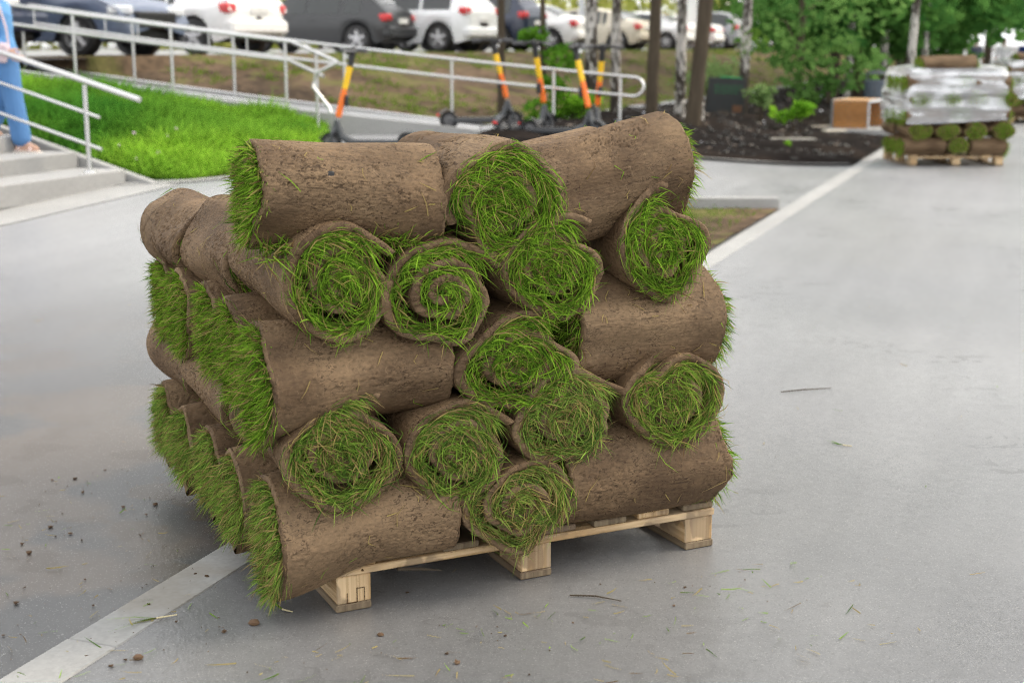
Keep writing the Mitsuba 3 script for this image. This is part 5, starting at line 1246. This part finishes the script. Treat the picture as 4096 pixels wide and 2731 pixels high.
for f, dz in (('F', 0), ('B', 0)):
    a, b = jt['heel' + f] + o_, jt['toe' + f] + o_; c = (a + b) / 2; dd = unit(b - a)
    Rr = np.stack([dd, unit(np.cross([0, 0, 1], dd)), np.cross(dd, unit(np.cross([0, 0, 1], dd)))], 1)
    part(wom, 'sandal', MB().box(c - Rr[:, 2] * 0.034, [0.27, 0.095, 0.03], Rr, 0.012, (0.62, 0.55, 0.50)).tube([c + Rr @ [0.05, -.05, -.02], c + Rr @ [0.04, 0, .045], c + Rr @ [0.05, .05, -.02]], 0.014, 8, col=(0.70, 0.56, 0.54)).tube([c + Rr @ [-.08, -.045, -.02], c + Rr @ [-.06, 0, .085], c + Rr @ [-.08, .045, -.02]], 0.012, 8, col=(0.70, 0.56, 0.54)), 'm_cloth')
bag = thing('shoulder_bag', 'pale lilac shoulder bag hanging at the hip of the person in jeans', 'bag')
cb = o_ + [-0.02, -.235, 1.0]; Rg = rotz(0.1) @ np.array([[math.cos(.28), 0, math.sin(.28)], [0, 1, 0], [-math.sin(.28), 0, math.cos(.28)]])
LIL = (0.56, 0.46, 0.50)
part(bag, 'body', MB().box(cb, [0.33, 0.085, 0.19], Rg, 0.025, LIL), 'm_cloth')
part(bag, 'flap', MB().box(cb + Rg @ [0, -0.006, 0.035], [0.335, 0.092, 0.12], Rg, 0.025, np.array(LIL) * 1.08), 'm_cloth')
part(bag, 'clasp', MB().box(cb + Rg @ [0.0, -0.055, -0.02], [0.035, 0.012, 0.025], Rg, 0.003, (0.7, 0.65, 0.6)), 'm_cloth')
part(bag, 'strap', MB().tube([cb + Rg @ [-.15, 0, .09], o_ + [-.08, -.215, 1.2], o_ + [-.04, -.13, 1.455], o_ + [.0, 0.02, 1.47]], 0.012, 8, col=LIL).tube([cb + Rg @ [.15, 0, .09], o_ + [.13, -.20, 1.2], o_ + [.05, -.14, 1.43], o_ + [.0, 0.0, 1.47]], 0.012, 8, col=LIL), 'm_cloth')

def walker(label, x, y, top, bottom, stride=0.18, face=0.0):
    c, s = math.cos(face), math.sin(face); rot = lambda p: np.array([p[0] * c - p[1] * s, p[0] * s + p[1] * c, p[2]])
    a = {k: rot(v) for k, v in J(pelvis=(0, 0, .98), waist=(0, 0, 1.14), chest=(0, 0, 1.34), neck=(0, 0, 1.49), chin=(0.01, 0, 1.56), hipF=(.0, -.09, .92), kneeF=(stride * .7, -.09, .50), ankF=(stride, -.09, .09), toeF=(stride + .15, -.09, .03), hipB=(0, .09, .92), kneeB=(0, .09, .50), ankB=(-stride, .09, .12), toeB=(-stride + .13, .09, .04),
        shL=(0, -.19, 1.43), elL=(-.05, -.24, 1.14), wrL=(.06, -.24, .90), haL=(.09, -.24, .82), shR=(0, .19, 1.43), elR=(.02, .24, 1.14), wrR=(.12, .23, .93), haR=(.16, .22, .86)).items()}
    r = dict(pelvis=.125, waist=.115, chest=.125, neck=.05, chin=.055, hipF=.085, kneeF=.058, ankF=.04, toeF=.035, hipB=.085, kneeB=.058, ankB=.04, toeB=.035, shL=.055, elL=.042, wrL=.03, haL=.035, shR=.055, elR=.042, wrR=.03, haR=.035)
    b = [('pelvis', 'waist'), ('waist', 'chest'), ('chest', 'neck'), ('neck', 'chin'), ('pelvis', 'hipF'), ('hipF', 'kneeF'), ('kneeF', 'ankF'), ('ankF', 'toeF'), ('pelvis', 'hipB'), ('hipB', 'kneeB'), ('kneeB', 'ankB'), ('ankB', 'toeB'), ('chest', 'shL'), ('shL', 'elL'), ('elL', 'wrL'), ('wrL', 'haL'), ('chest', 'shR'), ('shR', 'elR'), ('elR', 'wrR'), ('wrR', 'haR')]
    figure(label, a, r, b, {'shirt': ([('pelvis', 'waist'), ('waist', 'chest'), ('chest', 'shL'), ('shL', 'elL'), ('chest', 'shR'), ('shR', 'elR')], top, .02), 'trousers': ([('pelvis', 'hipF'), ('hipF', 'kneeF'), ('kneeF', 'ankF'), ('pelvis', 'hipB'), ('hipB', 'kneeB'), ('kneeB', 'ankB')], bottom, .014)}, x, y, 0.0, rot((0.02, 0, 1.66)), fine=0.04)
walker('far person in a white shirt walking on the path', 17.3, 50, (0.75, 0.75, 0.78), (0.10, 0.10, 0.14), face=-1.5)
walker('far person in a navy shirt and pale shorts, rightmost of those on the path', 18.1, 50.0, (0.02, 0.04, 0.16), (0.45, 0.30, 0.24), face=1.5)
walker('far person in dark clothes beside the trees, leftmost of those on the path', 16.0, 49, (0.10, 0.11, 0.16), (0.12, 0.16, 0.30), face=-1.2)

# ------------------------------------------------------------------ litter round the stack
lr = np.random.default_rng(404)
def scatter(n, c0, spread, z=0.004):
    q = np.array(c0) + lr.normal(size=(n, 2)) * spread
    return np.c_[q, gz(q[:, 0], q[:, 1]) + z]
mb = MB(); ico = trimesh.creation.icosphere(1)
fr = [P0 + PA * (-0.35 + 1.7 * lr.random()) + PB * (-0.25 - 0.55 * lr.random() ** 2) for _ in range(26)] + [P0 + PA * (-0.25 - 0.9 * lr.random() ** 1.5) + PB * (1.7 * lr.random() - 0.1) for _ in range(150)] + [np.array([-2.6 + 4.6 * lr.random(), 2.9 + 3.0 * lr.random(), 0]) for _ in range(36)]
for q in fr:
    r = 0.0014 + 0.005 * lr.random() ** 5
    v = ico.vertices * (1 + 0.35 * lr.normal(size=(len(ico.vertices), 1))) * r * [1.2, 1, 0.6] + [q[0], q[1], 0.003 + r * 0.3]
    mb.raw(v, ico.faces, np.array([0.085, 0.055, 0.034]) * (0.6 + 0.9 * lr.random()))
put('soil_crumbs', mb.mesh(), 'm_cloth', color=np.concatenate(mb.c)); tag('soil_crumbs', 'brown soil crumbs fallen on the asphalt round the stack', 'soil crumbs', kind='stuff')
n = 420
b = np.vstack([[P0 + PA * (-0.3 + 1.7 * lr.random()) + PB * (-0.2 - 0.6 * lr.random() ** 1.7) for _ in range(170)], [P0 + PA * (-0.3 - 0.8 * lr.random()) + PB * (1.8 * lr.random() - 0.2) for _ in range(130)], [[-2.8 + 5.5 * lr.random(), 2.7 + 5.5 * lr.random(), 0] for _ in range(120)]]); b[:, 2] = 0.004 + 0.003 * lr.random(n)
d = lr.normal(size=(n, 3)) * [1, 1, 0.04]
v, f, m = blades(b, d, 0.015 + 0.06 * lr.random(n) ** 2, 0.0018 + 0.0014 * lr.random(n), lr, droop=0.0, facing=np.array([0, 0, 1.0])); v[:, 2] = np.clip(v[:, 2], 0.0035, 0.02)
put('grass_clippings', (v, f), 'm_grass', color=grass_colors(n, m, lr, 0.55)); tag('grass_clippings', 'loose blades and straws lying on the asphalt round the stack', 'clippings', kind='stuff')
def sprig(label, x, y, ang, sc=1.0, n=5):
    t = thing('grass_sprig', label, 'grass sprig')
    d0 = np.array([math.cos(ang), math.sin(ang), 0]); o = np.array([x, y, 0.006])
    part(t, 'root', MB().tube([o - d0 * 0.05 * sc, o], [0.0018, 0.0026], 6, col=(0.55, 0.48, 0.30)), 'm_plastic')
    for k in range(n):
        a = ang + 0.5 * (lr.random() - 0.5) * 2; v, f, m = blades(o[None], np.array([[math.cos(a), math.sin(a), 0.08]]), np.array([sc * (0.06 + 0.07 * lr.random())]), np.array([0.0042]), lr, droop=0.05, facing=np.array([0, 0, 1.0]))
        v[:, 2] = np.clip(v[:, 2], 0.006, 0.03); part(t, 'blade', (v, f), 'm_grass', color=grass_colors(1, m, lr, 0.0))
def G2(x, y):       # a point of the level ground
    return x, y
sprig('green grass sprig lying across the left edge of the pale kerb strip', -0.945, 3.46, math.radians(205), 1.1)
sprig('small dull grass sprig on the asphalt right of the kerb strip', -0.62, 3.52, math.radians(150), 0.7)
sprig('green sprig on the asphalt right of the stack', 1.26, 5.1, math.radians(150), 0.7, 3)
def clod(label, x, y, r):
    t = thing('soil_clod', label, 'soil clod'); i2 = trimesh.creation.icosphere(3)
    v = i2.vertices * (1 + 0.55 * (meshkit.fbm(i2.vertices * 2.2 + r * 100, 3, 4)[:, None] - 0.5)) * r * [1.2, 1, 0.7] + [x, y, r * 0.55]
    put(t, (v, i2.faces), 'm_cloth', smooth=True, color=np.broadcast_to([0.12, 0.075, 0.045], v.shape))
clod('brown soil clod lying beside the sprig right of the kerb strip', -0.68, 3.43, 0.012)
clod('dark soil clod at the right edge of the kerb strip near the camera', -0.93, 3.22, 0.010)
clod('soil clod on the kerb strip below the hanging grass', -0.72, 3.84, 0.009)
clod('little soil clod on the asphalt below the first pallet block', -0.34, 3.36, 0.007)
def twig(label, pts, r):
    t = thing('twig', label, 'twig'); put(t, MB().tube(pts, r, 7).mesh(), 'm_bark', smooth=40)
twig('thin brown twig lying on the asphalt right of the stack', [[1.18, 5.92, .008], [1.28, 5.95, .011], [1.42, 5.99, .008]], [0.0025, 0.003, 0.0015])
twig('thin dark straw lying in front of the pallet, below the middle block', [[0.16, 3.62, .005], [0.23, 3.61, .007], [0.30, 3.58, .005]], [0.002, 0.0025, 0.001])
# splinters of the front board
t = thing('wood_splinter', 'pale splinter hanging under the front board of the near pallet', 'splinter')
a = AT(0.17, -0.012, 0.104); put(t, MB().tube([a, a + PA * 0.07 - PZ * 0.012, a + PA * 0.13 - PZ * 0.026], [0.005, 0.004, 0.001], 6).mesh(), 'm_bark', smooth=False)
